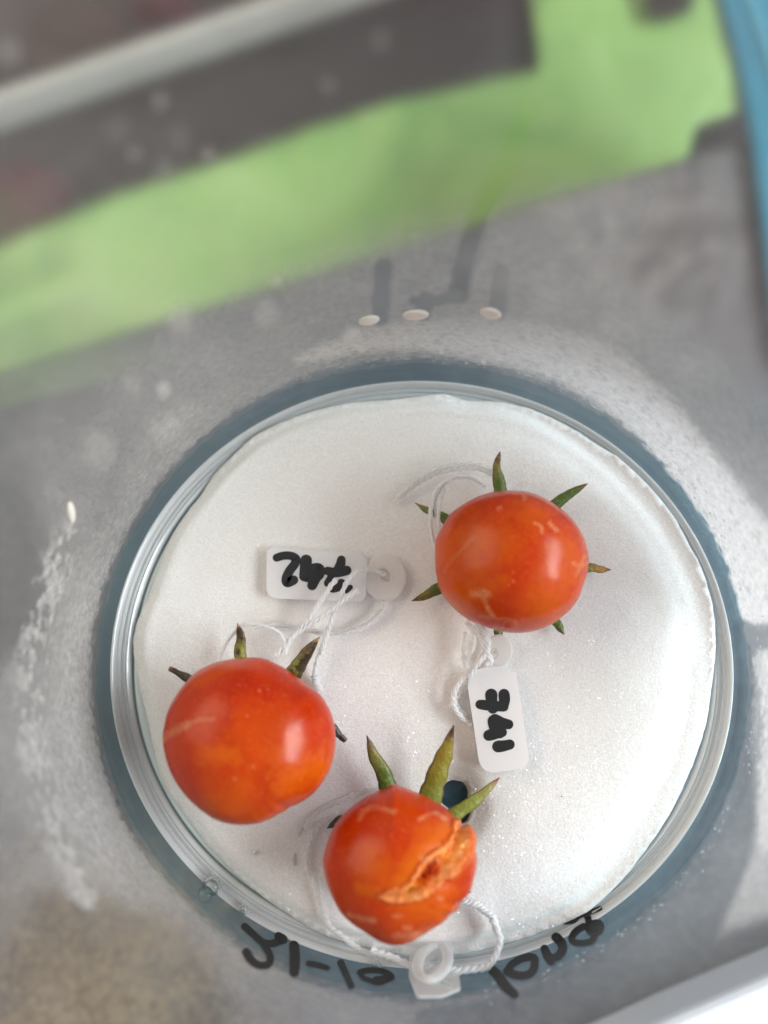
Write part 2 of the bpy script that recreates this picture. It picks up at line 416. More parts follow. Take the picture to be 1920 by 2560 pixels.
V, Fc = extrude(ccw(on_z([(1615, -80), (1628, 42), (1730, 18), (1745, -80)], GZ+1.2)[:, :2]), GZ+.9, GZ+1.3)
tag(mesh_obj('dark_block', V, Fc, M_GROUND, smooth_sh=False), 'small dark block on the green sheet at the top edge', 'block')
# white tray bottom right
wp = ccw(on_z([(1380, 2690), (1700, 2542), (1915, 2450), (2300, 2290), (2700, 3000), (1500, 3000)], TZ+1.6)[:, :2])
V, Fc = extrude(wp, TZ, TZ+1.6)
o = mesh_obj('white_tray', V, Fc, M_WHITE, smooth_sh=False); bevel(o, .25, 3)
tag(o, 'white plastic tray on the slab at the near right corner', 'tray')

# ------------------------------------------------------------------ the jar
RI, RO, HJ = 5.31, 5.43, 11.2; KR = 5.31/5.26
jar = thing('clear_jar', 'wide clear round jar with condensation inside, holding the white pad and three tomatoes', 'jar', (0, 0, 0))
def lathe(prof, nseg=360, wob=None):
    th = np.linspace(0, 2*np.pi, nseg, endpoint=False); prof = np.array(prof); V = []
    for r, z in prof:
        V.append(np.stack([r*np.cos(th), r*EY*np.sin(th), np.full(nseg, z)], 1))
    V = np.concatenate(V); m = len(prof); Fc = []
    for j in range(m-1):
        a = j*nseg+np.arange(nseg); b = j*nseg+(np.arange(nseg)+1) % nseg
        Fc += np.stack([a, b, b+nseg, a+nseg], 1).tolist()
    return V, Fc, m
# thick base with an inner rounded corner and moulded ridges, closed solid
fil = [(.3, .20), (2., .20), (3.85, .20), (4.0, .20), (4.2, .20), (4.4, .20), (4.60, .20), (4.70, .205), (4.76, .24), (4.80, .262), (4.88, .268), (4.915, .250), (4.928, .240), (4.94, .255), (4.952, .245), (4.975, .268),
       (5.0, .30), (5.02, .315), (5.035, .295), (5.05, .285), (5.06, .31), (5.08, .335), (5.10, .335), (5.115, .315), (5.13, .34), (5.16, .39), (5.175, .38), (5.19, .41), (5.215, .455), (5.24, .462), (5.252, .455)]
outp = [(5.256, .42), (5.256, .16), (5.22, .08), (5.14, .045), (4.9, .03), (.3, .03)]
fil = [(r*KR, z) for r, z in fil]; outp = [(r*KR, z) for r, z in outp]
prof = fil+outp
V, Fc, m = lathe(prof)
n = 360
Fc.append([(0)*n+i for i in range(n)][::-1] if False else [i for i in range(n)][::-1]); Fc.append([(m-1)*n+i for i in range(n)])
Fc = [f[::-1] for f in Fc]
rb = np.hypot(V[:, 0], V[:, 1]/EY)/KR; tb = V[:, 2] > .19
refl_bands = tb*(ss(3.9, 4.3, rb)*(1-ss(4.90, 4.925, rb))*.72+ss(4.93, 4.975, rb)*.62*(1-.5*np.exp(-((rb-5.085)/.012)**2)-.3*np.exp(-((rb-5.03)/.008)**2)-.25*np.exp(-((rb-5.16)/.008)**2)))  # bright reflections of the clear corner put in as whitish rings with darker lines
o = mesh_obj('base', V, Fc, M_BASE, jar, attrs={'refl_bands': refl_bands, 'mint': tb*(1-ss(4.9, 4.95, rb))}); sharp(o, 50)
def fillet(r): 
    return np.interp(r, [0, 4.55, 4.75, 4.95, 5.10, 5.20, 5.30], [.20, .20, .27, .285, .35, .43, .47])

V, Fc, m_ = lathe([(.2, -.01), (3.6, -.01), (3.75, -.08), (3.8, -.3), (3.9, TZ+.3), (4.1, TZ)], 96)
Fc += [[i for i in range(96)], [(m_-1)*96+i for i in range(96)][::-1]]
tag(mesh_obj('round_stand', V, [f[::-1] for f in Fc], m_simple('grey_stand', (.32, .38, .44), .6, 200, .2)), 'low dark grey round stand under the clear jar', 'stand')
# inner wall with the condensation
NA, NZ = 1400, 330
th = np.linspace(0, 2*np.pi, NA, endpoint=False)
zz = .44+(HJ-.44)*np.linspace(0, 1, NZ)**1.5
TH, ZZ = np.meshgrid(th, zz)
W = np.stack([RI*np.cos(TH).ravel(), RI*EY*np.sin(TH).ravel(), ZZ.ravel()], 1)
px = project(W); D = px/1.1573
vis = (W-CAM) @ Rn[:, 2] < -1.0
px[~vis] = (-5000, -5000); D[~vis] = (-5000, -5000)
cyl = np.c_[TH.ravel()*RI, ZZ.ravel(), np.zeros(len(W))]
cylp = np.stack([W[:, 0], W[:, 1], W[:, 2]], 1)
n_lo = fbm(cylp*.45, 4); n_md = fbm(cylp*2.2+9, 4); n_hi = fbm(cylp*9+31, 4)
n_st = fbm(cylp*np.array([7., 7., .8])+5, 4)                  # vertical streaks
line = 1.08+.22*np.maximum(0, np.sin(TH.ravel()))**2+.42*np.maximum(0, -np.sin(TH.ravel()))**2+.25*(n_lo-.5)+.10*(n_md-.5)
azd = np.degrees(np.arctan2(W[:, 1], W[:, 0]))                  # -180..180, 0 = right, 90 = far side
z = W[:, 2]
fog = .40+.38*(n_lo-.5)+.10*(n_md-.5)+.06*(n_st-.5)
fog = fog-.23*ss(3.6, 6.0, z)
fog = np.maximum(fog, .13)
bandw = 1-ss(-.12, .05, z-line+.25*(n_hi-.5))
fog = fog*ss(-.06, .34, z-line+.35*(n_hi-.5)); fog = np.maximum(fog, .42*bandw*(.8+.4*n_lo))
grain = .25*np.ones(len(W))
def blob(poly, soft, val, g=0., mode='max', nz=0., smoothp=True):
    global fog, grain
    p = smooth(poly, 6, True) if smoothp else np.asarray(poly, float)
    bb = (px[:, 0] > p[:, 0].min()-90) & (px[:, 0] < p[:, 0].max()+90) & (px[:, 1] > p[:, 1].min()-90) & (px[:, 1] < p[:, 1].max()+90)
    idx = np.nonzero(bb)[0]; Q = px[idx]
    dd = seg_dist(Q, np.vstack([p, p[:1]])); dd = np.where(inside(Q, p), dd, -dd)+nz*(n_hi[idx]-.5)
    w = ss(-soft, soft, dd)
    fog[idx] = fog[idx]*(1-w)+w*(val if not callable(val) else val(idx)); grain[idx] = np.maximum(grain[idx], g*w)
def trail(line_, width, soft, val):
    global fog
    l = smooth(line_, 6); bb = (px > l.min(0)-120).all(1) & (px < l.max(0)+120).all(1)
    idx = np.nonzero(bb)[0]; dd = seg_dist(px[idx], l)+10*(n_md[idx]-.5)
    w = 1-ss(width-soft, width+soft, dd)
    fog[idx] = fog[idx]*(1-w)+w*val
# dense white sheet of droplets, far to right side
blob(DD([(640, 775), (720, 735), (800, 702), (880, 690), (1000, 684), (1120, 690), (1250, 722), (1340, 765), (1440, 850), (1530, 960),
         (1620, 1080), (1700, 1180), (1720, 1330), (1640, 1348), (1595, 1342), (1575, 1270), (1535, 1180), (1480, 1080), (1410, 980),
         (1330, 900), (1230, 835), (1120, 795), (1000, 768), (880, 757), (780, 762), (690, 780)]), 16,
     lambda i: .93+.1*(n_md[i]-.4)-.2*ss(.62, .7, n_hi[i]), .10, nz=28)
blob(DD([(1640, 1405), (1760, 1405), (1760, 1950), (1650, 1900), (1640, 1700), (1650, 1560)]), 12, lambda i: .74+.15*(n_hi[i]-.5), .2, nz=30)
blob(DD([(1620, 1850), (1760, 1850), (1760, 2090), (1500, 2110), (1560, 2010), (1600, 1930)]), 14, lambda i: .50+.1*(n_hi[i]-.5), .1)
# clear patch in it on the right
blob(DD([(1585, 1345), (1640, 1352), (1720, 1340), (1760, 1400), (1640, 1402), (1600, 1395), (1585, 1600), (1560, 1650), (1540, 1500)]), 9, .22)
# lower right the fog is thin
blob(DD([(1600, 1420), (1625, 1600), (1630, 1800), (1590, 1930), (1500, 2090), (1290, 2190), (1000, 2260), (900, 2190), (1100, 2140), (1300, 2040), (1450, 1880), (1540, 1700), (1575, 1560)]), 14,
     lambda i: .11+.10*(n_md[i]-.5), 0)
blob(DD([(1240, 2190), (1400, 2080), (1600, 2000), (1900, 1950), (1900, 2400), (1200, 2400)]), 30, lambda i: .10+.08*(n_md[i]-.5), 0)
blob(DD([(-60, 1040), (60, 1040), (110, 1180), (90, 1380), (30, 1420), (-60, 1400)]), 60, .14)
blob(DD([(60, 1960), (200, 1930), (400, 2000), (480, 2120), (470, 2300), (40, 2300)]), 50, lambda i: .13+.1*(n_md[i]-.5), 0)
# crust of scratches on the left
L = DD([(150, 1150), (105, 1240), (78, 1340), (62, 1450), (60, 1560), (85, 1690), (120, 1810), (175, 1925)])
for off, wd in ((0, 22), (22, 16)):
    l = smooth(L+off, 8); idx = np.nonzero((px > l.min(0)-80).all(1) & (px < l.max(0)+80).all(1))[0]
    dd = seg_dist(px[idx], l)
    w = (1-ss(wd*.3, wd*2.4, dd))*ss(.46, .60, .55*n_hi[idx]+.45*n_md[idx]+.02)
    w = w*(.35+1.1*vnoise(cyl[idx]*np.array([22., 14., 1.]))); w = np.clip(w, 0, 1); fog[idx] = np.maximum(fog[idx], .72*w+fog[idx]*(1-w)); grain[idx] = np.maximum(grain[idx], w*.8)
l = smooth(DD([(420, 900), (330, 1000), (260, 1120), (190, 1260), (160, 1420), (150, 1560), (170, 1700), (215, 1830), (290, 1940)]), 8)
idx = np.nonzero((px > l.min(0)-120).all(1) & (px < l.max(0)+120).all(1))[0]; dd = seg_dist(px[idx], l)
w = (1-ss(10, 85, dd))*(.35+.9*(n_hi[idx]-.3)); fog[idx] = np.clip(fog[idx]+.16*w, 0, .9); grain[idx] = np.maximum(grain[idx], .8*np.clip(w, 0, 1))
blob(DD([(640, 590), (880, 500), (1080, 440), (1330, 380), (1420, 430), (1330, 560), (1180, 680), (900, 690), (700, 700)]), 60, lambda i: .47+.2*(n_md[i]-.5), 0)
# runs left by drops
trail(B2([(620, 480), (560, 620), (480, 800), (410, 930), (360, 1090), (320, 1270)])+0, 24, 12, .02)
trail(B2([(130, 1300), (230, 1300), (320, 1275)]), 12, 7, .15)
trail(B2([(180, 1290), (170, 1350)]), 20, 8, .15)
trail(B2([(510, 1175), (490, 1340)]), 22, 10, .14)
trail(B2([(0, 1150), (-18, 1370)]), 22, 9, .16)
trail(B1([(960, 940), (820, 1010), (700, 1130), (640, 1300), (600, 1430)]), 34, 24, .22)
# chalky smudges
for (u, v, r, a) in ((520, 385, 12, .35), (335, 385, 14, .25), (400, 253, 18, .3), (290, 320, 30, .12), (450, 340, 28, .15), (410, 420, 24, .15),
                     (450, 800, 34, .30), (665, 780, 30, .22), (690, 700, 16, .25), (950, 95, 22, .22), (820, 215, 20, .2), (20, 130, 25, .25),
                     (410, 975, 18, .4), (330, 960, 26, .15), (250, 1125, 40, .15), (430, 1060, 26, .2), (880, 838, 20, .35), (905, 870, 8, .4),
                     (1240, 890, 8, .4), (1210, 905, 7, .4), (1105, 880, 6, .4), (395, 1070, 30, .12), (1375, 925, 10, .4)):
    dd = np.hypot(px[:, 0]-u, (px[:, 1]-v)*.8)+r*.9*(n_md-.5); fog = fog+a*(1-ss(r*.3, r*1.5, dd))
fog = np.clip(fog, 0, .95)
V2 = W.copy()
Fi = []
for j in range(NZ-1):
    a = j*NA+np.arange(NA); b = j*NA+(np.arange(NA)+1) % NA
    Fi.append(np.stack([a, a+NA, b+NA, b], 1))
Fi = np.concatenate(Fi)
def dew(P):
    a = np.arctan2(P[:, 1]/EY, P[:, 0]); return ss(.25, .75, np.sin(a+.12))*ss(2.2, 3.4, P[:, 2])
mesh_obj('foggy_inner_wall', V2, Fi, M_WALL, jar, attrs={'dew': dew(V2), 'fog': fog, 'grain': grain, 'band': bandw, 'thick': 1-ss(1.0, 2.2, W[:, 2])})
V, Fc, _ = lathe([(RI+.004, .02), (RI+.05, .03), (RO-.03, .09), (RO, .2), (RO, .76)]+[(RO, q) for q in np.arange(1.6, HJ, .3)]+[(RO, HJ), (RO-.03, HJ+.05), (RI+.03, HJ+.05), (RI+.003, HJ)], 360)
mesh_obj('outer_wall', V, Fc, M_OUT, jar, attrs={'dew': dew(V)*(V[:, 2] < HJ-.05)})
# beads of water on the wall at the fog line
V = []; Fc = []
def add_sphere(V, Fc, c, ax, nu=10, nv=7):
    """ax: 3 axis vectors"""
    b = len(V)
    for j in range(nv+1):
        ph = -math.pi/2+math.pi*j/nv
        for i in range(nu):
            t = 2*math.pi*i/nu; q = (math.cos(t)*math.cos(ph), math.sin(t)*math.cos(ph), math.sin(ph))
            V.append(tuple(c[k]+ax[0][k]*q[0]+ax[1][k]*q[1]+ax[2][k]*q[2] for k in range(3)))
    for j in range(nv):
        for i in range(nu):
            Fc.append([b+j*nu+i, b+j*nu+(i+1) % nu, b+(j+1)*nu+(i+1) % nu, b+(j+1)*nu+i])
for i in range(420):
    a = RNG.uniform(0, 2*math.pi); zb = 1.25+abs(RNG.normal(0, .28)); r = RNG.uniform(.006, .022)
    c = np.array([(RI-.004)*math.cos(a), (RI-.004)*EY*math.sin(a), zb]); rad = np.array([math.cos(a), math.sin(a), 0]); tg = np.array([-math.sin(a), math.cos(a), 0])
    add_sphere(V, Fc, c, (rad*r*.5, tg*r, np.array([0, 0, r*1.3])), 8, 5)
o = mesh_obj('water_beads', V, Fc, M_WATER, jar); o['kind'] = 'stuff'

# big runs end in drops: three at the far side, one at the left
def drop(uv, w, h, label, rot=0, r=RI-.04, cat='droplet'):
    c = on_cyl([uv], r)[0]; a = math.atan2(c[1], c[0])
    rad = np.array([math.cos(a), math.sin(a), 0]); tg = np.array([-math.sin(a), math.cos(a), 0]); up = np.array([0, 0, 1.])
    t2 = tg*math.cos(rot)+up*math.sin(rot); u2 = -tg*math.sin(rot)+up*math.cos(rot)
    V = []; Fc = []; add_sphere(V, Fc, c, (t2*w/2, u2*h/2, rad*.05), 28, 16)
    o = mesh_obj('water_droplet', V, Fc, M_CREAM, loc=c)
    return tag(o, label, cat, 'pale droplets hanging on the jar wall')
drop(B5([(290, 240)])[0], .33, .26, 'leftmost of three pale oval droplets at the far side of the jar', -.1)
drop(B5([(567, 208)])[0], .40, .28, 'middle of three pale oval droplets, below the long curved run', -.15)
drop(B5([(1010, 198)])[0], .33, .28, 'rightmost of three pale oval droplets, below the short straight run', .2)
drop((178, 1281), .13, .42, 'slim pale droplet on the left jar wall', .6)

# the handwriting on the outside of the wall
def ribbon(pts, hw, surf, dz=0., n=8, taper=0.):
    """a marker stroke with round ends, laid on a surface"""
    l = smooth(pts, n) if len(pts) > 2 else np.linspace(pts[0], pts[1], 8)
    tg = np.gradient(l, axis=0); tg /= np.linalg.norm(tg, axis=1)[:, None]+1e-9
    nr = np.stack([-tg[:, 1], tg[:, 0]], 1)
    w = np.full(len(l), hw)*(1+.07*np.sin(np.linspace(0, 3.5, len(l))+hw))
    P = []; K = 6
    left = l+nr*w[:, None]; right = l-nr*w[:, None]
    cap0 = [l[0]+w[0]*(nr[0]*math.cos(t)-tg[0]*math.sin(t)) for t in np.linspace(0, math.pi, K+2)[1:-1]]
    cap1 = [l[-1]+w[-1]*(nr[-1]*math.cos(t)+tg[-1]*math.sin(t)) for t in np.linspace(0, math.pi, K+2)[1:-1]]
    V2 = np.concatenate([left, right, np.array(cap0), np.array(cap1)])
    m = len(l); Fc = [[i, i+1, m+i+1, m+i] for i in range(m-1)]
    Fc.append([0]+list(range(2*m, 2*m+K))+[m]); Fc.append([m-1]+list(range(2*m+K, 2*m+2*K))+[2*m-1])
    return surf(V2, dz), Fc
def lettering(name, strokes, hw, surf, m, parent, label=None, step=.0006):
    fat = 1.16 if 'digit' in name else 1.12; hw *= fat; strokes = [(q[0], q[1]*fat) if isinstance(q, tuple) else q for q in strokes]
    V = np.zeros((0, 3)); Fc = []
    for i, s in enumerate(strokes):
        h = hw
        if isinstance(s, tuple): s, h = s
        v, f = ribbon(s, h, surf, i*step)
        Fc += [[q+len(V) for q in g] for g in f]; V = np.concatenate([V, v])
    o = mesh_obj(name, V, Fc, m, parent, smooth_sh=False)
    if label: o['label'] = label
    return o
def wall_surf(uv, dz):
    p = on_cyl(uv, RI-.012-dz); low = p[:, 2] < .475          # the lowest strokes run on over the glass rim
    q = on_z(uv, .42); F2 = np.array(fil)
    for _ in range(5):
        rq = np.hypot(q[:, 0], q[:, 1]/EY); q = on_z(uv, np.interp(rq, F2[:, 0], F2[:, 1])+.012+dz)
    p[low] = q[low]; return p
S1 = .37372
lettering('handwritten_character', [(ZA([(140, 205), (200, 260), (260, 310), (320, 318), (370, 300), (395, 285)]), 9),
    (ZA([(365, 268), (395, 290)]), 10), (ZA([(265, 320), (300, 380), (310, 430), (290, 460), (235, 462), (185, 430), (150, 375)]), 9)], 10, wall_surf, M_INK2, jar, 'black handwritten 3 seen mirrored')
lettering('handwritten_character', [ZA([(468, 330), (475, 420), (470, 510)])], 11, wall_surf, M_INK2, jar, 'black handwritten 1 after the 3')
lettering('handwritten_character', [ZA([(568, 452), (620, 460), (690, 480)])], 6.5, wall_surf, M_INK2, jar, 'black handwritten dash')
lettering('handwritten_character', [ZA([(782, 448), (815, 520), (850, 600)])], 8, wall_surf, M_INK2, jar, 'black handwritten 1 after the dash')
lettering('handwritten_character', [ZA([(910, 510), (960, 498), (1040, 500), (1100, 520), (1122, 545), (1080, 565), (1030, 580), (975, 565), (930, 545), (908, 515)]), (ZA([(1020, 560), (1080, 555)]), 9)], 6.5, wall_surf, M_INK2, jar, 'black handwritten 0')
lettering('handwritten_character', [ZB([(295, 850), (360, 920), (430, 1020), (520, 1100)])], 11, wall_surf, M_INK2, jar, 'black handwritten l')
lettering('handwritten_character', [ZB([(450, 870), (490, 800), (580, 740), (680, 715), (730, 740), (725, 830), (680, 890), (590, 910), (500, 890), (450, 865)])], 9.5, wall_surf, M_INK2, jar, 'black handwritten o')
lettering('handwritten_character', [ZB([(835, 630), (860, 690), (900, 755)]), ZB([(890, 730), (970, 710), (1020, 640), (1010, 570), (955, 510)])], 10, wall_surf, M_INK2, jar, 'black handwritten n')
lettering('handwritten_character', [ZB([(1240, 400), (1160, 450), (1115, 520), (1150, 565), (1250, 570), (1330, 540), (1350, 470), (1290, 420)]),
    (ZB([(1320, 400), (1390, 385), (1380, 440), (1320, 440)]), 13), ZB([(1290, 400), (1290, 330), (1265, 270)]),
    (ZB([(1050, 350), (1130, 340), (1190, 290), (1270, 262), (1340, 240), (1410, 210)]), 6)], 8, wall_surf, M_INK2, jar, 'black handwritten g with a curled tail')

# ------------------------------------------------------------------ the wet pad
out = smooth(DD([(960, 850), (900, 854), (850, 860), (760, 868), (700, 880), (660, 892), (600, 915), (545, 945), (500, 985), (460, 1025), (430, 1068), (400, 1105), (370, 1150),
    (342, 1215), (318, 1280), (292, 1345), (284, 1400), (296, 1480), (315, 1560), (332, 1640), (352, 1700), (395, 1762), (450, 1835), (520, 1905), (600, 1965), (700, 2022),
    (800, 2050), (900, 2066), (1000, 2060), (1080, 2043), (1150, 2022), (1250, 1980), (1310, 1937), (1380, 1862), (1450, 1762), (1500, 1655),
    (1530, 1560), (1545, 1450), (1548, 1380), (1540, 1310), (1518, 1235), (1480, 1160), (1430, 1075), (1370, 1012), (1290, 960), (1230, 922), (1150, 885), (1080, 868), (1010, 862)]), 8, True)
out = out+1.6*(np.stack([fbm(np.c_[out*.06, np.zeros(len(out))], 3), fbm(np.c_[out*.06+50, np.zeros(len(out))], 3)], 1)-.5)*2
hole = smooth(ZD([(400, 540), (480, 555), (560, 570), (620, 620), (660, 690), (685, 780), (680, 860), (710, 920), (745, 980), (760, 1060), (740, 1150), (700, 1260),
    (650, 1340), (560, 1370), (480, 1300), (400, 1180), (300, 1080), (200, 1000), (120, 900), (150, 780), (230, 640), (300, 570)]), 4, True)
OP = ccw(on_z(out, .42)[:, :2]); HP = ccw(on_z(hole, .40)[:, :2])
rr = np.hypot(OP[:, 0], OP[:, 1]/EY); OP *= np.minimum(1, 5.17/rr)[:, None]
step = .085
xs, ys = np.meshgrid(np.arange(-5.3, 5.3, step), np.arange(-5.3, 5.3, step)); xs[::2] += step/2
P = np.stack([xs.ravel(), ys.ravel()], 1)+RNG.normal(0, .006, (xs.size, 2))
P = P[inside(P, OP) & ~inside(P, HP)]
dO = seg_dist(P, np.vstack([OP, OP[:1]])); dH = seg_dist(P, np.vstack([HP, HP[:1]]))
P = P[(dO > .03) & (dH > .03)]
nO, nH = len(OP), len(HP); A = np.concatenate([OP, HP, P])
E = [(i, (i+1) % nO) for i in range(nO)]+[(nO+i, nO+(i+1) % nH) for i in range(nH)]
r = delaunay_2d_cdt([Vector(p) for p in A], E, [], 0, 1e-7)
v2 = np.array([tuple(v) for v in r[0]]); tri = np.array([f for f in r[2] if len(f) == 3]); cen = v2[tri].mean(1)
tri = tri[inside(cen, OP) & ~inside(cen, HP)]
dO = seg_dist(v2, np.vstack([OP, OP[:1]])); dH = seg_dist(v2, np.vstack([HP, HP[:1]])); rad = np.hypot(v2[:, 0], v2[:, 1]/EY)
top = .43+.05*(fbm(np.c_[v2*.5, np.zeros(len(v2))], 3)-.5)+.02*(fbm(np.c_[v2*3, np.zeros(len(v2))], 3)-.5)
top = np.maximum(top, fillet(rad)+.16*ss(0, .3, dO)+.05)
top -= .13*(1-ss(0, .30, dO))**2+.10*(1-ss(0, .35, dH))
right = ss(.2, .9, v2[:, 0]/np.maximum(rad, .1))*ss(3.4, 4.6, rad)
top -= .26*(1-ss(0, .85, dO))*right
top = np.maximum(top, fillet(rad)+.035)
PAD_TRI = tri
bot = np.minimum(top-.03, fillet(rad)+.012)
N = len(v2); V = np.concatenate([np.c_[v2, top], np.c_[v2, bot]])
e = set()
for t in tri:
    e.add((t[0], t[1])); e.add((t[1], t[2])); e.add((t[2], t[0]))
Fc = [list(t) for t in tri]+[[t[2]+N, t[1]+N, t[0]+N] for t in tri]+[[b, a, a+N, b+N] for (a, b) in e if (b, a) not in e]
thin = np.exp(-(dH/.45)**1.3)*(fbm(np.c_[v2*2.2, np.zeros(N)], 3)*.9+.45)
hc = HP.mean(0); thin *= ss(-.6, .5, (v2[:, 0]-hc[0])+.2)*.8+.2
o = mesh_obj('wet_pad', V, Fc, M_PAD, attrs={'thin': np.concatenate([thin, thin])})
tag(o, 'round white wet pad with a small torn hole, in the bottom of the jar', 'pad')
def pad_z(p):
    return .44
# water lying in the ring round the pad
V, Fc, m = lathe([(4.55, .235), (5.0, .315), (5.12, .43), (5.20, .57), (5.225, .66), (5.17, .50), (5.10, .41), (5.0, .37), (4.86, .345), (4.55, .335)], 360)
nn = 360; Fc += [[(m-1)*nn+i, (m-1)*nn+(i+1) % nn, (i+1) % nn, i] for i in range(nn)]
Fc = [f[::-1] for f in Fc]
V[:, 2] += (.02*(fbm(V*1.3, 3)-.5))*(V[:, 2] > .32)
M_USEWATER = False
if M_USEWATER:
    o = mesh_obj('water', V, Fc, M_WATER); o['kind'] = 'structure'
# bubbles
def bubble(uv, r, z, label):
    c = on_z([uv], z)[0]; V = []; Fc = []
    add_sphere(V, Fc, c, (np.array([r, 0, 0]), np.array([0, r, 0]), np.array([0, 0, r])), 28, 18)
    n0 = len(V); W_ = []; F_ = []
    add_sphere(W_, F_, c, (np.array([r*.8, 0, 0]), np.array([0, r*.8, 0]), np.array([0, 0, r*.8])), 28, 18)
    V += W_; Fc += [[q+n0 for q in f][::-1] for f in F_]
    o = mesh_obj('air_bubble', V, Fc, M_WATER, loc=c); tag(o, label, 'bubble', 'bubbles in the water ring round the pad')
bubble(Z6([(918, 543)])[0], .155, .5, 'largest air bubble in the ring, near left below the biggest tomato')
bubble(Z6([(888, 580)])[0], .14, .42, 'faint bubble touching the largest bubble on its outer side')
bubble(Z6([(1054, 646)])[0], .075, .5, 'small bubble between the largest bubble and the handwritten 3')
bubble(ZA([(1022, 466)])[0], .075, .5, 'small bubble just above the handwritten 0')

# ------------------------------------------------------------------ tomatoes
def polar_fit(P2, c, nth=360):
    d = P2-c; a = np.arctan2(d[:, 1], d[:, 0]); r = np.hypot(d[:, 0], d[:, 1]); o = np.argsort(a)
    th = np.linspace(-np.pi, np.pi, nth, endpoint=False)
    return np.interp(th, np.r_[a[o][-5:]-2*np.pi, a[o], a[o][:5]+2*np.pi], np.r_[r[o][-5:], r[o], r[o][:5]])
def tomato(label, contour, m, marks, hz, flat=.9, NU=420, NV=300, seed=0):
    """body fitted so that its outline is the traced one; marks = painters of scars on the skin"""
    cp = smooth(contour, 8, True); c2 = (cp.max(0)+cp.min(0))/2
    c3 = on_z([c2], hz)[0]; tgt = polar_fit(cp, c2)                # target silhouette radius in the picture
    base = polar_fit(on_z(cp, hz)[:, :2], c3[:2])
    th0 = np.linspace(-np.pi, np.pi, 360, endpoint=False)
    def body(base, nu, nv):
        th = np.linspace(-np.pi, np.pi, nu, endpoint=False); ph = np.linspace(-np.pi/2, np.pi/2, nv+1)
        B = np.interp(th, np.r_[th0, np.pi], np.r_[base, base[:1]]); mean = base.mean()
        PH, TH_ = np.meshgrid(ph, th, indexing='ij'); Bm = np.broadcast_to(B, PH.shape)
        cph = np.cos(PH)**.94
        q = np.abs(np.sin(PH)); Bm = mean*.985+(Bm-mean*.985)*(1-.75*q**2)
        zz = np.sin(PH)*mean*flat
        zz = np.where(PH < 0, zz*1.0, zz)
        X = c3[0]+Bm*cph*np.cos(TH_); Y = c3[1]+Bm*cph*np.sin(TH_)
        Pn = np.stack([X.ravel(), Y.ravel(), (hz+zz).ravel()], 1)
        Pn += ((fbm((Pn-c3)*.9+seed, 3)-.5)*.10)[:, None]*(Pn-c3)/np.linalg.norm(Pn-c3, axis=1)[:, None]
        return Pn
    for it in range(6):
        Pn = body(base, 180, 60); q = project(Pn)-c2
        a = np.arctan2(q[:, 1], q[:, 0]); rr_ = np.hypot(q[:, 0], q[:, 1])
        bins = ((a+np.pi)/(2*np.pi)*120).astype(int) % 120; mx = np.zeros(120); np.maximum.at(mx, bins, rr_)
        cur = np.interp(th0, np.r_[(np.arange(120)+.5)/120*2*np.pi-np.pi, np.pi+np.pi/120], np.r_[mx, mx[:1]])
        ratio = tgt/cur                                              # indexed by picture angle; picture y points down
        flip = np.interp(-th0, np.r_[th0-2*np.pi, th0, th0+2*np.pi], np.tile(ratio, 3))
        base = base*(1+.8*(flip-1))
        kk = np.array([1, 2, 3, 2, 1.])/9; base = np.convolve(np.r_[base[-2:], base, base[:2]], kk, 'valid')
    V = body(base, NU, NV)
    nrm = (V-c3)/np.linalg.norm(V-c3, axis=1)[:, None]
    uv = project(V); up = V[:, 2] > hz-.75*base.mean()*.6
    at = {'scar': np.zeros(len(V)), 'flesh': np.zeros(len(V)), 'orange': np.zeros(len(V)), 'lip': np.zeros(len(V))}
    hi = fbm(nrm*14+seed, 4); vh = fbm(nrm*38+seed, 4)
    off = np.zeros(len(V))
    marks(uv, up, at, hi, vh, off)
    V = V+nrm*off[:, None]
    # the stem end is drawn in a little
    low = ss(-.55, -1.0, (V[:, 2]-hz)/(base.mean()*flat)); V[:, 2] += .18*low
    Fc = []
    for j in range(NV):
        a = j*NU+np.arange(NU); b = j*NU+(np.arange(NU)+1) % NU
        Fc.append(np.stack([a, b, b+NU, a+NU], 1))
    Fc = np.concatenate(Fc)
    t = thing('cherry_tomato', label, 'tomato', (c3[0], c3[1], .43), 'tomatoes on the wet pad')
    mesh_obj('body', V, Fc, m, t, attrs=at, loc=c3)
    return t, c3, base.mean()
def scar(uv, up, at, line, w, hi, v=1., key='scar', rough=1.):
    l = smooth(line, 5) if len(line) > 2 else np.asarray(line, float)
    if len(l) == 1: l = np.vstack([l, l+.1])
    bb = up & (uv > l.min(0)-4*w-6).all(1) & (uv < l.max(0)+4*w+6).all(1); i = np.nonzero(bb)[0]
    d = seg_dist(uv[i], l)+w*1.6*rough*(hi[i]-.5)
    at[key][i] = np.maximum(at[key][i], v*(1-ss(w*.1, w*1.25, d))) if key != 'orange' else np.maximum(at[key][i], v*(1-ss(0, w*1.7, d))*.8)
def spots(uv, up, at, hi, tr, lst, key='scar', v=1.):
    for (x, y, r) in lst:
        p = tr([(x, y)]); scar(uv, up, at, p, r, hi, v, key)

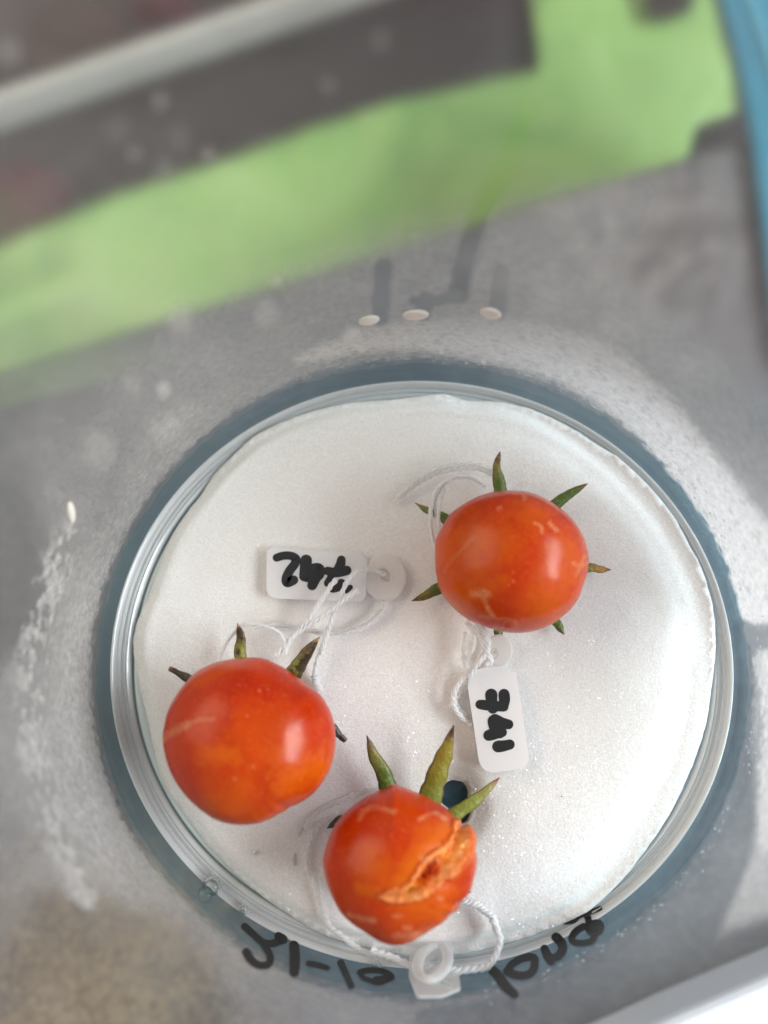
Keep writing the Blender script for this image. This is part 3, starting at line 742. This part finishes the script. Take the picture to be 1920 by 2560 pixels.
def marks1(uv, up, at, hi, vh, off):
    s = .3858
    scar(uv, up, at, Z1([(390, 900), (450, 820), (530, 735), (590, 680)]), 6, hi, .45)
    spots(uv, up, at, vh, Z1, [(748, 495, 8), (910, 430, 7), (840, 910, 4), (840, 965, 5), (810, 990, 3)], v=.8)
    scar(uv, up, at, Z1([(975, 590), (1015, 608), (1025, 655)]), 5, vh, .75)
    scar(uv, up, at, Z1([(1075, 590), (1095, 615), (1120, 635)]), 7, vh, .7)
    scar(uv, up, at, Z1([(575, 1050), (620, 1045), (660, 1055)]), 14, vh, .85)
    scar(uv, up, at, Z1([(650, 1090), (665, 1130), (705, 1195)]), 7, vh, .85)
    scar(uv, up, at, Z1([(620, 1190), (720, 1210), (830, 1215), (860, 1255)]), 4, vh, .5)
    scar(uv, up, at, Z1([(770, 1270), (790, 1225), (850, 1225)]), 3, vh, .5)
    scar(uv, up, at, Z1([(1230, 850), (1265, 870), (1310, 850)]), 6, vh, .7)
    scar(uv, up, at, Z1([(1240, 930), (1270, 880), (1300, 800)]), 5, vh, .6)
    spots(uv, up, at, hi, Z1, [(620, 890, 26), (755, 950, 22), (700, 1000, 26), (950, 560, 60), (600, 680, 70), (1130, 900, 60), (1060, 1110, 60), (500, 1080, 50), (1180, 760, 60), (780, 700, 60)], 'orange', .75)
def marks2(uv, up, at, hi, vh, off):
    scar(uv, up, at, Z2([(90, 990), (140, 950), (200, 915), (260, 885)]), 12, vh, .65)
    scar(uv, up, at, Z2([(260, 885), (330, 860), (440, 853)]), 6, vh, .45)
    spots(uv, up, at, vh, Z2, [(725, 1195, 5), (590, 1280, 5), (680, 830, 4), (770, 645, 4), (830, 640, 3)], v=.6)
    scar(uv, up, at, Z2([(380, 1115), (480, 1110), (590, 1120)]), 26, hi, 1., 'orange')
    scar(uv, up, at, Z2([(950, 1290), (1080, 1230), (1200, 1200)]), 44, hi, 1., 'orange')
    scar(uv, up, at, Z2([(870, 1100), (960, 1080), (1010, 1010)]), 36, hi, .7, 'orange')
    spots(uv, up, at, hi, Z2, [(700, 1000, 90), (420, 1480, 40), (650, 1400, 80), (900, 900, 60), (1240, 1150, 40)], 'orange', .45)
def marks3(uv, up, at, hi, vh, off):
    W_ = smooth(Z3([(1075, 850), (1060, 940), (990, 1030), (900, 1085), (840, 1160), (790, 1240), (720, 1310), (620, 1345), (555, 1375),
                    (640, 1400), (760, 1395), (880, 1345), (980, 1265), (1040, 1190), (1090, 1120), (1140, 1040), (1150, 950), (1120, 880)]), 6, True)
    bb = up & (uv > W_.min(0)-30).all(1) & (uv < W_.max(0)+30).all(1); i = np.nonzero(bb)[0]
    d = seg_dist(uv[i], np.vstack([W_, W_[:1]])); d = np.where(inside(uv[i], W_), d, -d)+16*(hi[i]-.5)+9*(vh[i]-.5)
    w = ss(-1.5, 5, d); at['flesh'][i] = w
    off[i] += -.085*ss(0, 18, d)+.05*ss(-12, -1, d)*(1-ss(-1, 4, d))+.20*(vh[i]-.5)*w+.12*(hi[i]-.5)*w+.06*(fbm(uv[i][:, :2]*.22, 3)-.5)*w
    lip = (1-ss(1, 12, np.abs(d-4)))*(.5+1.3*(vh[i]-.35)); at['scar'][i] = np.maximum(at['scar'][i], np.clip(lip*.5, 0, 1)); at['lip'][i] = np.clip(lip, 0, 1)
    for l, ww, v in (([(1100, 900), (1080, 1000), (1010, 1080), (950, 1130)], 13, .55), ([(1000, 1120), (1040, 1150), (990, 1220)], 8, .7),
                     ([(850, 1100), (870, 1120), (930, 1100)], 10, .8), ([(620, 1360), (760, 1370), (860, 1330)], 9, .6), ([(1090, 1190), (1030, 1230)], 6, .8),
                     ([(400, 820), (430, 765), (520, 740), (640, 772)], 8, .65), ([(825, 830), (890, 790), (950, 785), (1010, 822)], 6, .8),
                     ([(320, 1505), (400, 1530), (500, 1550)], 8, .75), ([(640, 1520), (700, 1518)], 6, .75), ([(650, 1650), (720, 1660), (830, 1645)], 9, .85),
                     ([(720, 1600), (765, 1607)], 7, .75), ([(960, 1385), (985, 1395)], 7, .8), ([(1100, 1430), (1060, 1470)], 5, .5), ([(540, 1380), (590, 1370)], 6, .6)):
        scar(uv, up, at, Z3(l), ww, vh, v)
    pk = Z3([(800, 1270), (860, 1200), (920, 1130), (960, 1120), (940, 1210), (880, 1270)])
    i = np.nonzero(up & (uv > pk.min(0)-10).all(1) & (uv < pk.max(0)+10).all(1))[0]
    dd = seg_dist(uv[i], np.vstack([pk, pk[:1]])); dd = np.where(inside(uv[i], pk), dd, -dd)
    at['flesh'][i] *= 1-.85*ss(-2, 6, dd); off[i] -= .05*ss(-2, 8, dd)
    spots(uv, up, at, vh, Z3, [(870, 1110, 6), (930, 1185, 6), (1020, 1130, 6), (970, 1020, 7), (950, 1250, 4), (1000, 1060, 5), (905, 1150, 4)], v=.95)
    # torn skin flap and the orange skin beside the wound
    scar(uv, up, at, Z3([(1165, 900), (1190, 960), (1150, 1080), (1060, 1190)]), 22, hi, .9, 'orange', .5)
    i = np.nonzero(up)[0]; dd = seg_dist(uv[i], smooth(Z3([(1160, 890), (1195, 960), (1165, 1070), (1080, 1180), (1030, 1230)]), 5))
    off[i] += .06*(1-ss(4, 16, dd))
    scar(uv, up, at, Z3([(1000, 900), (930, 1000), (830, 1090), (740, 1220), (650, 1330)]), 30, hi, .85, 'orange', .6)
    scar(uv, up, at, Z3([(400, 1310), (440, 1330), (520, 1350)]), 16, hi, .7, 'orange')
    spots(uv, up, at, hi, Z3, [(900, 950, 40), (1000, 1350, 40), (850, 1450, 50), (500, 1150, 50), (980, 1480, 40)], 'orange', .55)
C1 = Z1([(330, 800), (335, 700), (390, 590), (440, 520), (540, 450), (640, 405), (750, 382), (870, 380), (960, 395), (1060, 440), (1150, 500), (1230, 575), (1290, 670), (1320, 770),
         (1328, 850), (1315, 920), (1290, 1000), (1260, 1080), (1200, 1160), (1120, 1225), (1040, 1270), (930, 1298), (820, 1302), (720, 1282), (620, 1250), (520, 1200), (430, 1120), (365, 1030), (338, 920)])
C2 = Z2([(75, 1000), (85, 910), (110, 800), (160, 700), (230, 600), (320, 510), (440, 450), (570, 420), (700, 410), (800, 418), (890, 455), (980, 505), (1080, 580), (1190, 660), (1250, 740),
         (1290, 830), (1312, 950), (1310, 1050), (1285, 1180), (1230, 1290), (1160, 1380), (1080, 1440), (980, 1490), (880, 1550), (780, 1595), (660, 1610), (540, 1600), (430, 1560), (320, 1480),
         (230, 1390), (150, 1270), (100, 1140)])
C3 = Z3([(133, 1150), (145, 1060), (180, 950), (230, 850), (310, 760), (400, 690), (500, 630), (580, 600), (640, 572), (720, 595), (820, 635), (920, 685), (1010, 740), (1060, 790), (1100, 840),
         (1140, 880), (1180, 895), (1212, 960), (1225, 1030), (1240, 1100), (1235, 1170), (1215, 1260), (1190, 1340), (1140, 1410), (1080, 1480), (1010, 1550), (930, 1605), (860, 1650), (780, 1700),
         (690, 1725), (610, 1722), (520, 1690), (430, 1630), (340, 1570), (260, 1490), (200, 1380), (160, 1280)])
T1, c1, r1 = tomato('orange-red tomato at the far right of the pad, with green sepals all round', C1, m_tomato('orange_red_skin', 1., .5), marks1, 1.58, seed=1)
T2, c2_, r2 = tomato('largest tomato, glossy red, at the left of the pad with black-blotched sepals', C2, m_tomato('glossy_red_skin', 4., .5), marks2, 1.75, seed=4)
T3, c3_, r3 = tomato('split tomato with a torn orange wound, nearest the handwriting', C3, m_tomato('split_red_skin', 8., .8), marks3, 1.66, seed=8)

def sepal(parent, line, w, z0, z1, m, label=None, blunt=.0, curl=.0):
    """pointed fleshy leaf: ridge in the middle, thin edges; line runs from base to tip"""
    n = 26; l = smooth(line, 10); s = np.r_[0, np.cumsum(np.linalg.norm(np.diff(l, axis=0), axis=1))]; s /= s[-1]
    t = np.linspace(0, 1, n); L2 = np.stack([np.interp(t, s, l[:, 0]), np.interp(t, s, l[:, 1])], 1)
    z = z0+(z1-z0)*t+curl*np.sin(t*math.pi)
    P3 = on_z(L2, z); tg = np.gradient(P3, axis=0); tg /= np.linalg.norm(tg, axis=1)[:, None]
    side = np.cross(tg, (0, 0, 1)); side /= np.linalg.norm(side, axis=1)[:, None]; up = np.cross(side, tg)
    hw = w/2*(1-t**1.9)**.75*(.86+.14*np.sin(np.clip(t*2.2, 0, 1)*math.pi/2)); hw = np.maximum(hw, w*(.06+blunt*.25)); hw[-1] *= .45
    hw *= 1+.24*(fbm(np.c_[t*9, np.full(n, w*31.), np.zeros(n)], 3)-.5)*2
    prof = [(-1, -.05), (-.72, .16), (-.36, .30), (0, .40), (.36, .30), (.72, .16), (1, -.05), (.6, -.22), (0, -.34), (-.6, -.22)]
    V = []; al = []; ed = []
    for i in range(n):
        for a, b in prof:
            V.append(P3[i]+side[i]*a*hw[i]+up[i]*b*hw[i]*.8); al.append(t[i]); ed.append(1. if abs(a) > .9 else 0.)
    V = np.array(V); V += (fbm(V*6, 3)-.5)[:, None]*np.array([.02, .02, .04]); K = len(prof); Fc = []
    for i in range(n-1):
        for q in range(K): Fc.append([i*K+q, i*K+(q+1) % K, (i+1)*K+(q+1) % K, (i+1)*K+q])
    Fc.append(list(range(K))[::-1]); Fc.append([(n-1)*K+q for q in range(K)])
    o = mesh_obj('sepal', V, [f[::-1] for f in Fc], m, parent, attrs={'along': al, 'edge': ed})
    if label: o['label'] = label
    return o
def ext(line, k=.45):
    l = np.array(line, float); return np.vstack([l[0]+(l[0]-l[1])*k, l])
u = lambda w, s: 1.12*w*s/F_PX*13.2            # width in a zoom -> cm
sepal(T1, Z1(ext([(760, 420), (742, 300), (730, 220), (750, 130)])), u(88, .3858), .75, 1.0, M_SEP_GREEN, 'green sepal with brown tip')
sepal(T1, Z1(ext([(1090, 490), (1160, 430), (1240, 380), (1320, 335)])), u(72, .3858), .75, .8, M_SEP_FRESH)
sepal(T1, Z1(ext([(430, 590), (370, 545), (270, 500), (200, 455)])), u(62, .3858), .7, .6, M_SEP_FRESH)
sepal(T1, Z1(ext([(420, 990), (340, 1020), (260, 1065), (180, 1095)])), u(74, .3858), .7, .75, M_SEP_GREEN)
sepal(T1, Z1(ext([(1290, 880), (1360, 880), (1400, 890), (1475, 892)])), u(62, .3858), .65, .6, M_SEP_TIPD, 'yellowing sepal with dry tip')
sepal(T1, Z1(ext([(1090, 1200), (1130, 1250), (1165, 1315)])), u(62, .3858), .65, .6, M_SEP_FRESH)
sepal(T1, Z1(ext([(745, 1240), (742, 1280), (742, 1318)])), u(70, .3858), .65, .6, M_SEP_FRESH, blunt=1.2)
sepal(T2, Z2(ext([(640, 440), (628, 370), (635, 270), (612, 165)])), u(84, .3496), .75, .95, M_SEP_BLOT, 'olive sepal with black blotches')
sepal(T2, Z2(ext([(990, 560), (1060, 450), (1120, 360), (1200, 262)])), u(112, .3496), .75, 1.0, M_SEP_BLOT, 'yellow-green sepal with black patch and tan tip')
sepal(T2, Z2(ext([(270, 570), (210, 535), (160, 505), (120, 487)])), u(56, .3496), .7, .7, M_SEP_DRY, 'dry brown sepal', blunt=.95)
sepal(T2, Z2(ext([(1290, 920), (1350, 975), (1388, 1008)])), u(62, .3496), .7, .6, M_SEP_DRY, 'shrivelled black sepal', blunt=.95)
sepal(T3, Z3(ext([(610, 640), (570, 500), (500, 370), (450, 225)])), u(112, .3496), .75, 1.0, M_SEP_GREEN)
sepal(T3, Z3(ext([(890, 700), (940, 540), (1010, 350), (1070, 155)])), u(150, .3496), .8, 1.2, M_SEP_YELL, 'long yellow-green sepal with dark tip')
sepal(T3, Z3(ext([(1060, 800), (1180, 720), (1280, 640), (1400, 525)], .6)), u(92, .3496), .8, .75, M_SEP_LIGHT, 'narrow light green sepal with brown tip')
sepal(T3, Z3(ext([(260, 830), (210, 860), (165, 890)])), u(56, .3496), .65, .55, M_SEP_DRY, 'dry brown sepal')
sepal(T3, Z3([(1150, 1320), (1175, 1340), (1193, 1350)]), u(40, .3496), .65, .6, M_SEP_DRY, 'dark sepal tip')
# skin flap of the split tomato
fl = Z3([(1118, 885), (1150, 872), (1182, 895), (1208, 950), (1214, 1010), (1198, 1075), (1160, 1110), (1125, 1090), (1135, 1000), (1128, 930)])
# ------------------------------------------------------------------ tags and strings
def thread(parent, line, z, r, m, plies=3, pitch=.34, name='string', fuzz=0):
    l = smooth(line, 10) if len(line) > 2 else np.linspace(line[0], line[1], 12)
    s = np.r_[0, np.cumsum(np.linalg.norm(np.diff(l, axis=0), axis=1))]
    zs = np.interp(s/s[-1], np.linspace(0, 1, len(z)), z) if hasattr(z, '__len__') else np.full(len(l), z)
    r = r*1.18; P3 = on_z(l, zs+.05)
    s3 = np.r_[0, np.cumsum(np.linalg.norm(np.diff(P3, axis=0), axis=1))]
    n = max(12, int(s3[-1]/.035)); t = np.linspace(0, s3[-1], n)
    P3 = np.stack([np.interp(t, s3, P3[:, i]) for i in range(3)], 1)
    P3[:, :2] += .018*(np.stack([fbm(np.c_[t*2.2, np.full(n, r*900), np.zeros(n)], 3), fbm(np.c_[t*2.2+40, np.full(n, r*900), np.zeros(n)], 3)], 1)-.5)*2
    tg = np.gradient(P3, axis=0); tg /= np.linalg.norm(tg, axis=1)[:, None]+1e-9
    a = np.cross(tg, (0, 0, 1)); a /= np.linalg.norm(a, axis=1)[:, None]+1e-9; b = np.cross(a, tg)
    V = []; Fc = []; K = 6
    for pl in range(plies):
        ph = 2*math.pi*(t/pitch+pl/plies); off = r*.42*(a*np.cos(ph)[:, None]+b*np.sin(ph)[:, None]) if plies > 1 else 0
        C_ = P3+off; rr_ = r*(.50 if plies > 1 else 1); b0 = len(V)
        for i in range(n):
            rj = rr_*(1+.15*math.sin(i*1.7+pl)+.2*math.sin(i*.37+pl*2))
            for q in range(K):
                w = 2*math.pi*q/K; V.append(C_[i]+a[i]*math.cos(w)*rj+b[i]*math.sin(w)*rj)
        for i in range(n-1):
            for q in range(K): Fc.append([b0+i*K+q, b0+(i+1)*K+q, b0+(i+1)*K+(q+1) % K, b0+i*K+(q+1) % K])
    for _ in range(fuzz):
        i = RNG.integers(0, n); d = RNG.normal(0, 1, 3); d /= np.linalg.norm(d); ln = RNG.uniform(.05, .14); b0 = len(V)
        e = P3[i]+d*ln+tg[i]*ln*.6; e[2] = max(e[2], .47); w = .0035
        V += [P3[i]-a[i]*w, P3[i]+a[i]*w, P3[i]+b[i]*w, e]; Fc += [[b0, b0+1, b0+3], [b0+1, b0+2, b0+3], [b0+2, b0, b0+3]]
    return mesh_obj(name, V, Fc, m, parent)
def plate(parent, name, outline, holes, z0, thick, m, surf=None, bev=.03):
    """flat plastic piece with through holes, extruded along its own normal"""
    surf = surf or (lambda uv: on_z(uv, z0))
    pts = np.concatenate([outline]+holes); E = []; b = 0
    for g in [outline]+holes:
        E += [(b+i, b+(i+1) % len(g)) for i in range(len(g))]; b += len(g)
    r = delaunay_2d_cdt([Vector(p) for p in pts], E, [], 0, 1e-6)
    v2 = np.array([tuple(v) for v in r[0]]); tri = np.array([f for f in r[2] if len(f) == 3]); cen = v2[tri].mean(1)
    ok = inside(cen, outline)
    for h in holes: ok &= ~inside(cen, h)
    tri = tri[ok]; P3 = surf(v2)
    n = np.cross(P3[tri[0][1]]-P3[tri[0][0]], P3[tri[0][2]]-P3[tri[0][0]]); n /= np.linalg.norm(n)
    if n[2] < 0: n = -n; tri = tri[:, ::-1]
    N = len(P3); V = np.concatenate([P3, P3-n*thick])
    e = set()
    for t in tri: e |= {(t[0], t[1]), (t[1], t[2]), (t[2], t[0])}
    Fc = [list(t) for t in tri]+[[t[2]+N, t[1]+N, t[0]+N] for t in tri]+[[b, a, a+N, b+N] for (a, b) in e if (b, a) not in e]
    o = mesh_obj(name, V, Fc, m, parent, smooth_sh=False); bevel(o, bev, 3, 50)
    return o
def circ(c, rx, ry, rot=0, n=28):
    t = np.linspace(0, 2*np.pi, n, endpoint=False); x, y = rx*np.cos(t), ry*np.sin(t)
    return np.stack([c[0]+x*math.cos(rot)-y*math.sin(rot), c[1]+x*math.sin(rot)+y*math.cos(rot)], 1)
def rounded(poly, rads, n=5):
    p = np.asarray(poly, float); out = []; N = len(p)
    for i in range(N):
        a, b, c = p[i-1], p[i], p[(i+1) % N]; r = rads[i] if hasattr(rads, '__len__') else rads
        if r <= 0: out.append(b); continue
        d1 = (a-b)/np.linalg.norm(a-b); d2 = (c-b)/np.linalg.norm(c-b)
        for k in range(n+1):
            t = k/n; out.append((b+d1*r)*(1-t)**2+2*b*t*(1-t)+(b+d2*r)*t*t)
    return np.array(out)
# tag 742
tg1 = thing('string_tag', 'milky plastic tag marked 742, lying between the far tomato and the largest one', 'tag', on_z([Z4([(640, 450)])[0]], .44)[0], 'plastic string tags')
ZT = .60
pl = rounded([(178, 186), (1055, 232), (1125, 305), (1110, 640), (1065, 700), (900, 690), (172, 662)], [70, 30, 10, 30, 60, 20, 110])
plate(tg1, 'plate', Z4(pl), [], ZT, .09, M_TAG2)
plate(tg1, 'ring_head', Z4(circ((1290, 466), 205, 222)), [Z4(circ((1290, 440), 46, 70, -.6))], ZT-.01, .09, M_HEAD2)
tsurf = lambda uv, dz: on_z(uv, ZT+.004+dz)
lettering('handwritten_digit', [(Z4([(270, 280), (330, 262), (400, 262), (452, 290), (440, 340), (395, 400), (362, 470), (370, 515), (430, 490)]), 9.5)], 10, tsurf, M_INK, tg1, 'black handwritten 2')
lettering('handwritten_digit', [(Z4([(548, 305), (540, 380), (530, 455)]), 12), (Z4([(545, 380), (560, 460), (620, 420)]), 13), (Z4([(600, 390), (665, 385), (670, 430), (640, 470), (605, 540)]), 11.5), (Z4([(600, 400), (620, 480)]), 12)], 11, tsurf, M_INK, tg1, 'black handwritten 4')
lettering('handwritten_digit', [(Z4([(880, 300), (870, 350), (845, 400)]), 10), (Z4([(750, 405), (830, 420), (930, 400)]), 10), (Z4([(800, 430), (770, 480), (750, 520)]), 8), (Z4([(800, 575), (850, 560), (880, 520)]), 9), (Z4([(925, 590), (965, 558)]), 6)], 9, tsurf, M_INK, tg1, 'black handwritten 7')
thread(tg1, Z4([(1290, 440), (1210, 400), (1120, 395), (1020, 420), (940, 490), (890, 590), (840, 740), (790, 880), (745, 1000), (715, 1100), (690, 1200)]), [.66, .72, .8, .8, .75, .7, .7], .040, M_THR, fuzz=26)
thread(tg1, Z2([(1270, 190), (1240, 280), (1210, 350), (1180, 450), (1155, 560)]), [.72, .6, .52], .042, M_THR, fuzz=20)
thread(tg1, Z2([(1165, 540), (1175, 600), (1200, 650)]), [.54, .5], .075, M_THR, 3, .15, fuzz=40)
thread(tg1, Z4([(1040, 590), (960, 630), (880, 690), (780, 780), (650, 870), (520, 950), (420, 1030), (330, 1120), (250, 1210)]), [.85, .8, .75, .8], .045, M_THR, fuzz=20)
thread(tg1, Z4([(830, 485), (770, 550), (700, 660), (620, 790), (540, 900), (450, 990), (380, 1090), (340, 1190)]), [.85, .8, .75, .8], .045, M_THR, fuzz=20)
thread(tg1, Z4([(1310, 690), (1270, 790), (1180, 880), (1050, 950), (880, 995), (700, 990), (560, 960), (400, 930), (200, 910)]), [.55, .52, .52, .52], .035, M_THR2, fuzz=20)
thread(tg1, Z2([(490, 430), (520, 330), (580, 240), (660, 185), (760, 180), (860, 205), (920, 245), (950, 300)]), [.6, .7, .9, .9, .8], .030, M_THR, fuzz=16)
thread(tg1, Z2([(700, 215), (800, 190), (1000, 190), (1200, 235), (1400, 225), (1550, 150), (1640, 60)]), [.55, .5, .5, .5], .026, M_THR2, fuzz=16)
# tag 741
tg2 = thing('string_tag', 'white plastic tag marked 741, lying below the far tomato', 'tag', on_z([Z5([(830, 1300)])[0]], .44)[0], 'plastic string tags')
ZS = .72
tp = ZS
dz_s = lambda uv: on_plane(uv, (0, 0, 0), (0, 0, 1))
p0 = on_z([Z5([(830, 1300)])[0]], ZS)[0]; nn_ = np.array([-.06, .03, 1.])
s2 = lambda uv: on_plane(uv, p0, nn_)
head = circ((845, 430), 175, 205, 0, 24)
ol = rounded([(500, 690), (690, 640), (930, 640), (915, 690), (1055, 700), (1225, 1810), (1165, 1915), (715, 1978), (598, 1880), (445, 860)], [50, 20, 10, 10, 35, 70, 70, 90, 90, 60])
plate(tg2, 'plate', Z5(ol), [], ZS, .16, M_TAG, s2, .03)
plate(tg2, 'ring_head', Z5(head), [Z5(circ((770, 470), 45, 62))], ZS, .09, m_milky('wet_tag_head', (.86, .85, .83), .15), lambda uv: s2(uv)+np.array([0, 0, -.02]))
s2t = lambda uv, dz: s2(uv)+np.array([0, 0, .005+dz])
lettering('handwritten_digit', [(Z5([(905, 985), (910, 1060), (895, 1140)]), 11.5), (Z5([(745, 990), (750, 1070), (765, 1160)]), 12.5), (Z5([(605, 1112), (720, 1125), (900, 1140)]), 10.5)], 11, s2t, M_INK, tg2, 'black handwritten 7')
lettering('handwritten_digit', [(Z5([(790, 1300), (870, 1340), (960, 1362)]), 11.5), (Z5([(775, 1320), (790, 1400), (850, 1470)]), 12.5), (Z5([(715, 1500), (790, 1480), (880, 1460)]), 11.5), (Z5([(850, 1380), (870, 1440)]), 12)], 11, s2t, M_INK, tg2, 'black handwritten 4')
lettering('handwritten_digit', [(Z5([(830, 1640), (900, 1632), (975, 1615)]), 12)], 11, s2t, M_INK, tg2, 'black handwritten 1')
for i, (l, zs_, r_, m_) in enumerate((
    ([(430, 60), (520, 180), (620, 300), (640, 420), (600, 530), (500, 660), (380, 790), (300, 920), (265, 1050), (290, 1180), (380, 1290), (490, 1370)], [.8, .9, .85, .7, .6, .5], .045, M_THR),
    ([(560, 100), (640, 220), (680, 340), (690, 450), (740, 560), (680, 610)], [.8, .9, .9, .85], .05, M_THR),
    ([(640, 120), (690, 260), (700, 380), (660, 500), (560, 620), (470, 760)], [.8, .9, .9, .8], .045, M_THR),
    ([(420, 200), (390, 380), (400, 560), (450, 680), (440, 800)], [.6, .55, .55], .035, M_THR2),
    ([(500, 120), (530, 260), (520, 400), (450, 520), (400, 620)], [.6, .6, .6], .035, M_THR2),
    ([(400, 760), (330, 880), (290, 1020), (330, 1150), (430, 1250)], [.55, .5, .5], .035, M_THR2),
    ([(430, 850), (350, 980), (240, 1120), (220, 1200)], [.5, .5], .028, M_THR2))):
    thread(tg2, Z5(l), zs_, r_, m_, fuzz=14)
for l, zs_, r_, m_ in ((([(60, 450), (150, 370), (240, 300), (340, 245), (460, 215), (580, 212), (700, 260)]), [.5, .6, .8, .8], .045, M_THR2),
    (([(100, 430), (220, 330), (350, 265), (500, 240), (620, 240), (700, 280)]), [.5, .6, .75, .8], .04, M_THR2),
    (([(330, 745), (303, 620), (305, 500), (335, 390), (400, 310), (490, 285), (590, 300), (650, 345)]), [.9, 1.0, 1.0, .9, .8], .032, M_THR),
    (([(320, 700), (295, 560), (315, 430), (370, 345), (470, 290), (600, 290)]), [.85, .95, .95, .8], .028, M_THR),
    (([(350, 620), (352, 520), (365, 430), (385, 380), (400, 350)]), [1.0, 1.0, .9], .032, M_THR),
    (([(340, 560), (330, 470), (350, 400), (410, 330), (540, 300), (660, 350)]), [.9, .9, .8], .022, M_THR2)):
    thread(tg2, Z1(l), zs_, r_, m_, fuzz=12)
# third tag, half slid down between pad and wall, its string round the split tomato
pa = on_z(ZC([(690, 360)]), .50)[0]; pb = on_cyl(ZC([(690, 900)]), 5.16)[0]; pc = pb
nrm3 = np.cross(pb-pa, np.array([1., -.05, 0])); nrm3 /= np.linalg.norm(nrm3); nrm3 = nrm3 if nrm3[2] > 0 else -nrm3
s3 = lambda uv: on_plane(uv, pa, nrm3)
tg3 = thing('string_tag', 'clouded plastic tag with a ring eyelet, standing against the wall behind the split tomato', 'tag', (pc[0], pc[1], .4), 'plastic string tags')
plate(tg3, 'plate', ZC(rounded([(410, 340), (885, 340), (915, 430), (850, 640), (1010, 640), (1030, 820), (800, 915), (500, 915), (455, 790), (400, 650)], [20, 30, 30, 10, 20, 20, 60, 40, 20, 30])),
      [ZC(rounded([(830, 635), (935, 650), (935, 680), (850, 662)], 8)), ZC(rounded([(790, 690), (930, 735), (940, 765), (800, 712)], 8)), ZC(rounded([(715, 745), (800, 750), (950, 830), (850, 800), (700, 765)], 8)),
       ZC(circ((690, 525), 62, 95, .7))], .6, .05, M_TAG3, s3, .012)
# the eyelet as a thick ring
cy_, ry_, rot_ = (690, 560), (165, 225), .62
cc = s3(ZC(circ(cy_, ry_[0], ry_[1], rot_, 64)))+nrm3/np.linalg.norm(nrm3)*.05
V = []; Fc = []; K = 10; n = len(cc)
tgv = np.roll(cc, -1, 0)-np.roll(cc, 1, 0); tgv /= np.linalg.norm(tgv, axis=1)[:, None]
up = nrm3/np.linalg.norm(nrm3); sd = np.cross(tgv, up)
for i in range(n):
    for q in range(K):
        w = 2*math.pi*q/K; V.append(cc[i]+sd[i]*math.cos(w)*.085+up*math.sin(w)*.06)
for i in range(n):
    for q in range(K): Fc.append([i*K+q, ((i+1) % n)*K+q, ((i+1) % n)*K+(q+1) % K, i*K+(q+1) % K])
mesh_obj('eyelet', V, Fc, M_TAG3, tg3)
thread(tg3, Z3([(75, 1230), (95, 1330), (130, 1460), (180, 1590), (250, 1650), (360, 1735), (470, 1790), (570, 1815)]), [.5, .52, .55, .6, .7], .045, M_THR, fuzz=20)
thread(tg3, ZC([(-60, 370), (60, 415), (200, 455), (330, 510), (450, 555), (600, 570), (760, 590), (900, 605), (1000, 612), (1120, 600), (1250, 585), (1370, 560), (1440, 470), (1490, 350), (1510, 220), (1470, 100), (1420, -20)]), [.75, .8, .85, .85, .8, .7, .65], .055, M_THR, fuzz=40)
thread(tg3, Z7([(490, 740), (478, 690), (440, 650), (400, 625), (340, 608)]), [.62, .6, .62], .060, M_THR, 3, .2, fuzz=60)
thread(tg3, Z3([(0, 880), (110, 760), (260, 690), (430, 625), (560, 610)]), [.47, .46], .04, M_THR2)
thread(tg3, Z3([(40, 1230), (20, 1100), (50, 950), (130, 850), (250, 790)]), [.47, .46], .04, M_THR2)

# loose bits on the pad
def flake(uv, ln, ang, m, name, label, cat, z=.46, w=.02):
    c = on_z([uv], z)[0]; d = np.array([math.cos(ang), math.sin(ang), 0]); s_ = np.array([-d[1], d[0], 0]); V = []; n = 6
    for i in range(n):
        t = i/(n-1)*2-1; b = c+d*t*ln/2+s_*(.12*ln*(1-t*t)); hw = w*(1-t*t*.8)
        V += [b-s_*hw, b+s_*hw, b+np.array([0, 0, hw])]
    Fc = []
    for i in range(n-1):
        for q in range(3): Fc.append([i*3+q, (i+1)*3+q, (i+1)*3+(q+1) % 3, i*3+(q+1) % 3])
    o = mesh_obj(name, V, Fc, m, loc=c); return tag(o, label, cat)
flake(Z6([(1300, 305)])[0], .22, 1.1, M_THR, 'water_streak', 'bright water streak on the pad between the two lower tomatoes', 'water streak', w=.035)
flake(Z6([(1272, 430)])[0], .20, 1.6, M_THR, 'water_streak', 'short water streak on the pad left of the split tomato', 'water streak', w=.04)
flake(Z6([(1102, 400)])[0], .13, .8, M_THR, 'water_streak', 'small water streak on the pad below the largest tomato', 'water streak', w=.03)
flake(Z5([(795, 455)])[0], .07, 1.3, M_FLECK, 'brown_speck', 'tiny brown speck in the eyelet of the tag marked 741', 'speck', z=.76, w=.012)
flake(Z7([(768, 158)])[0], .03, .3, M_SEP_DRY, 'brown_speck', 'tiny dark speck on the open part of the pad at the right', 'speck', z=.47, w=.008)
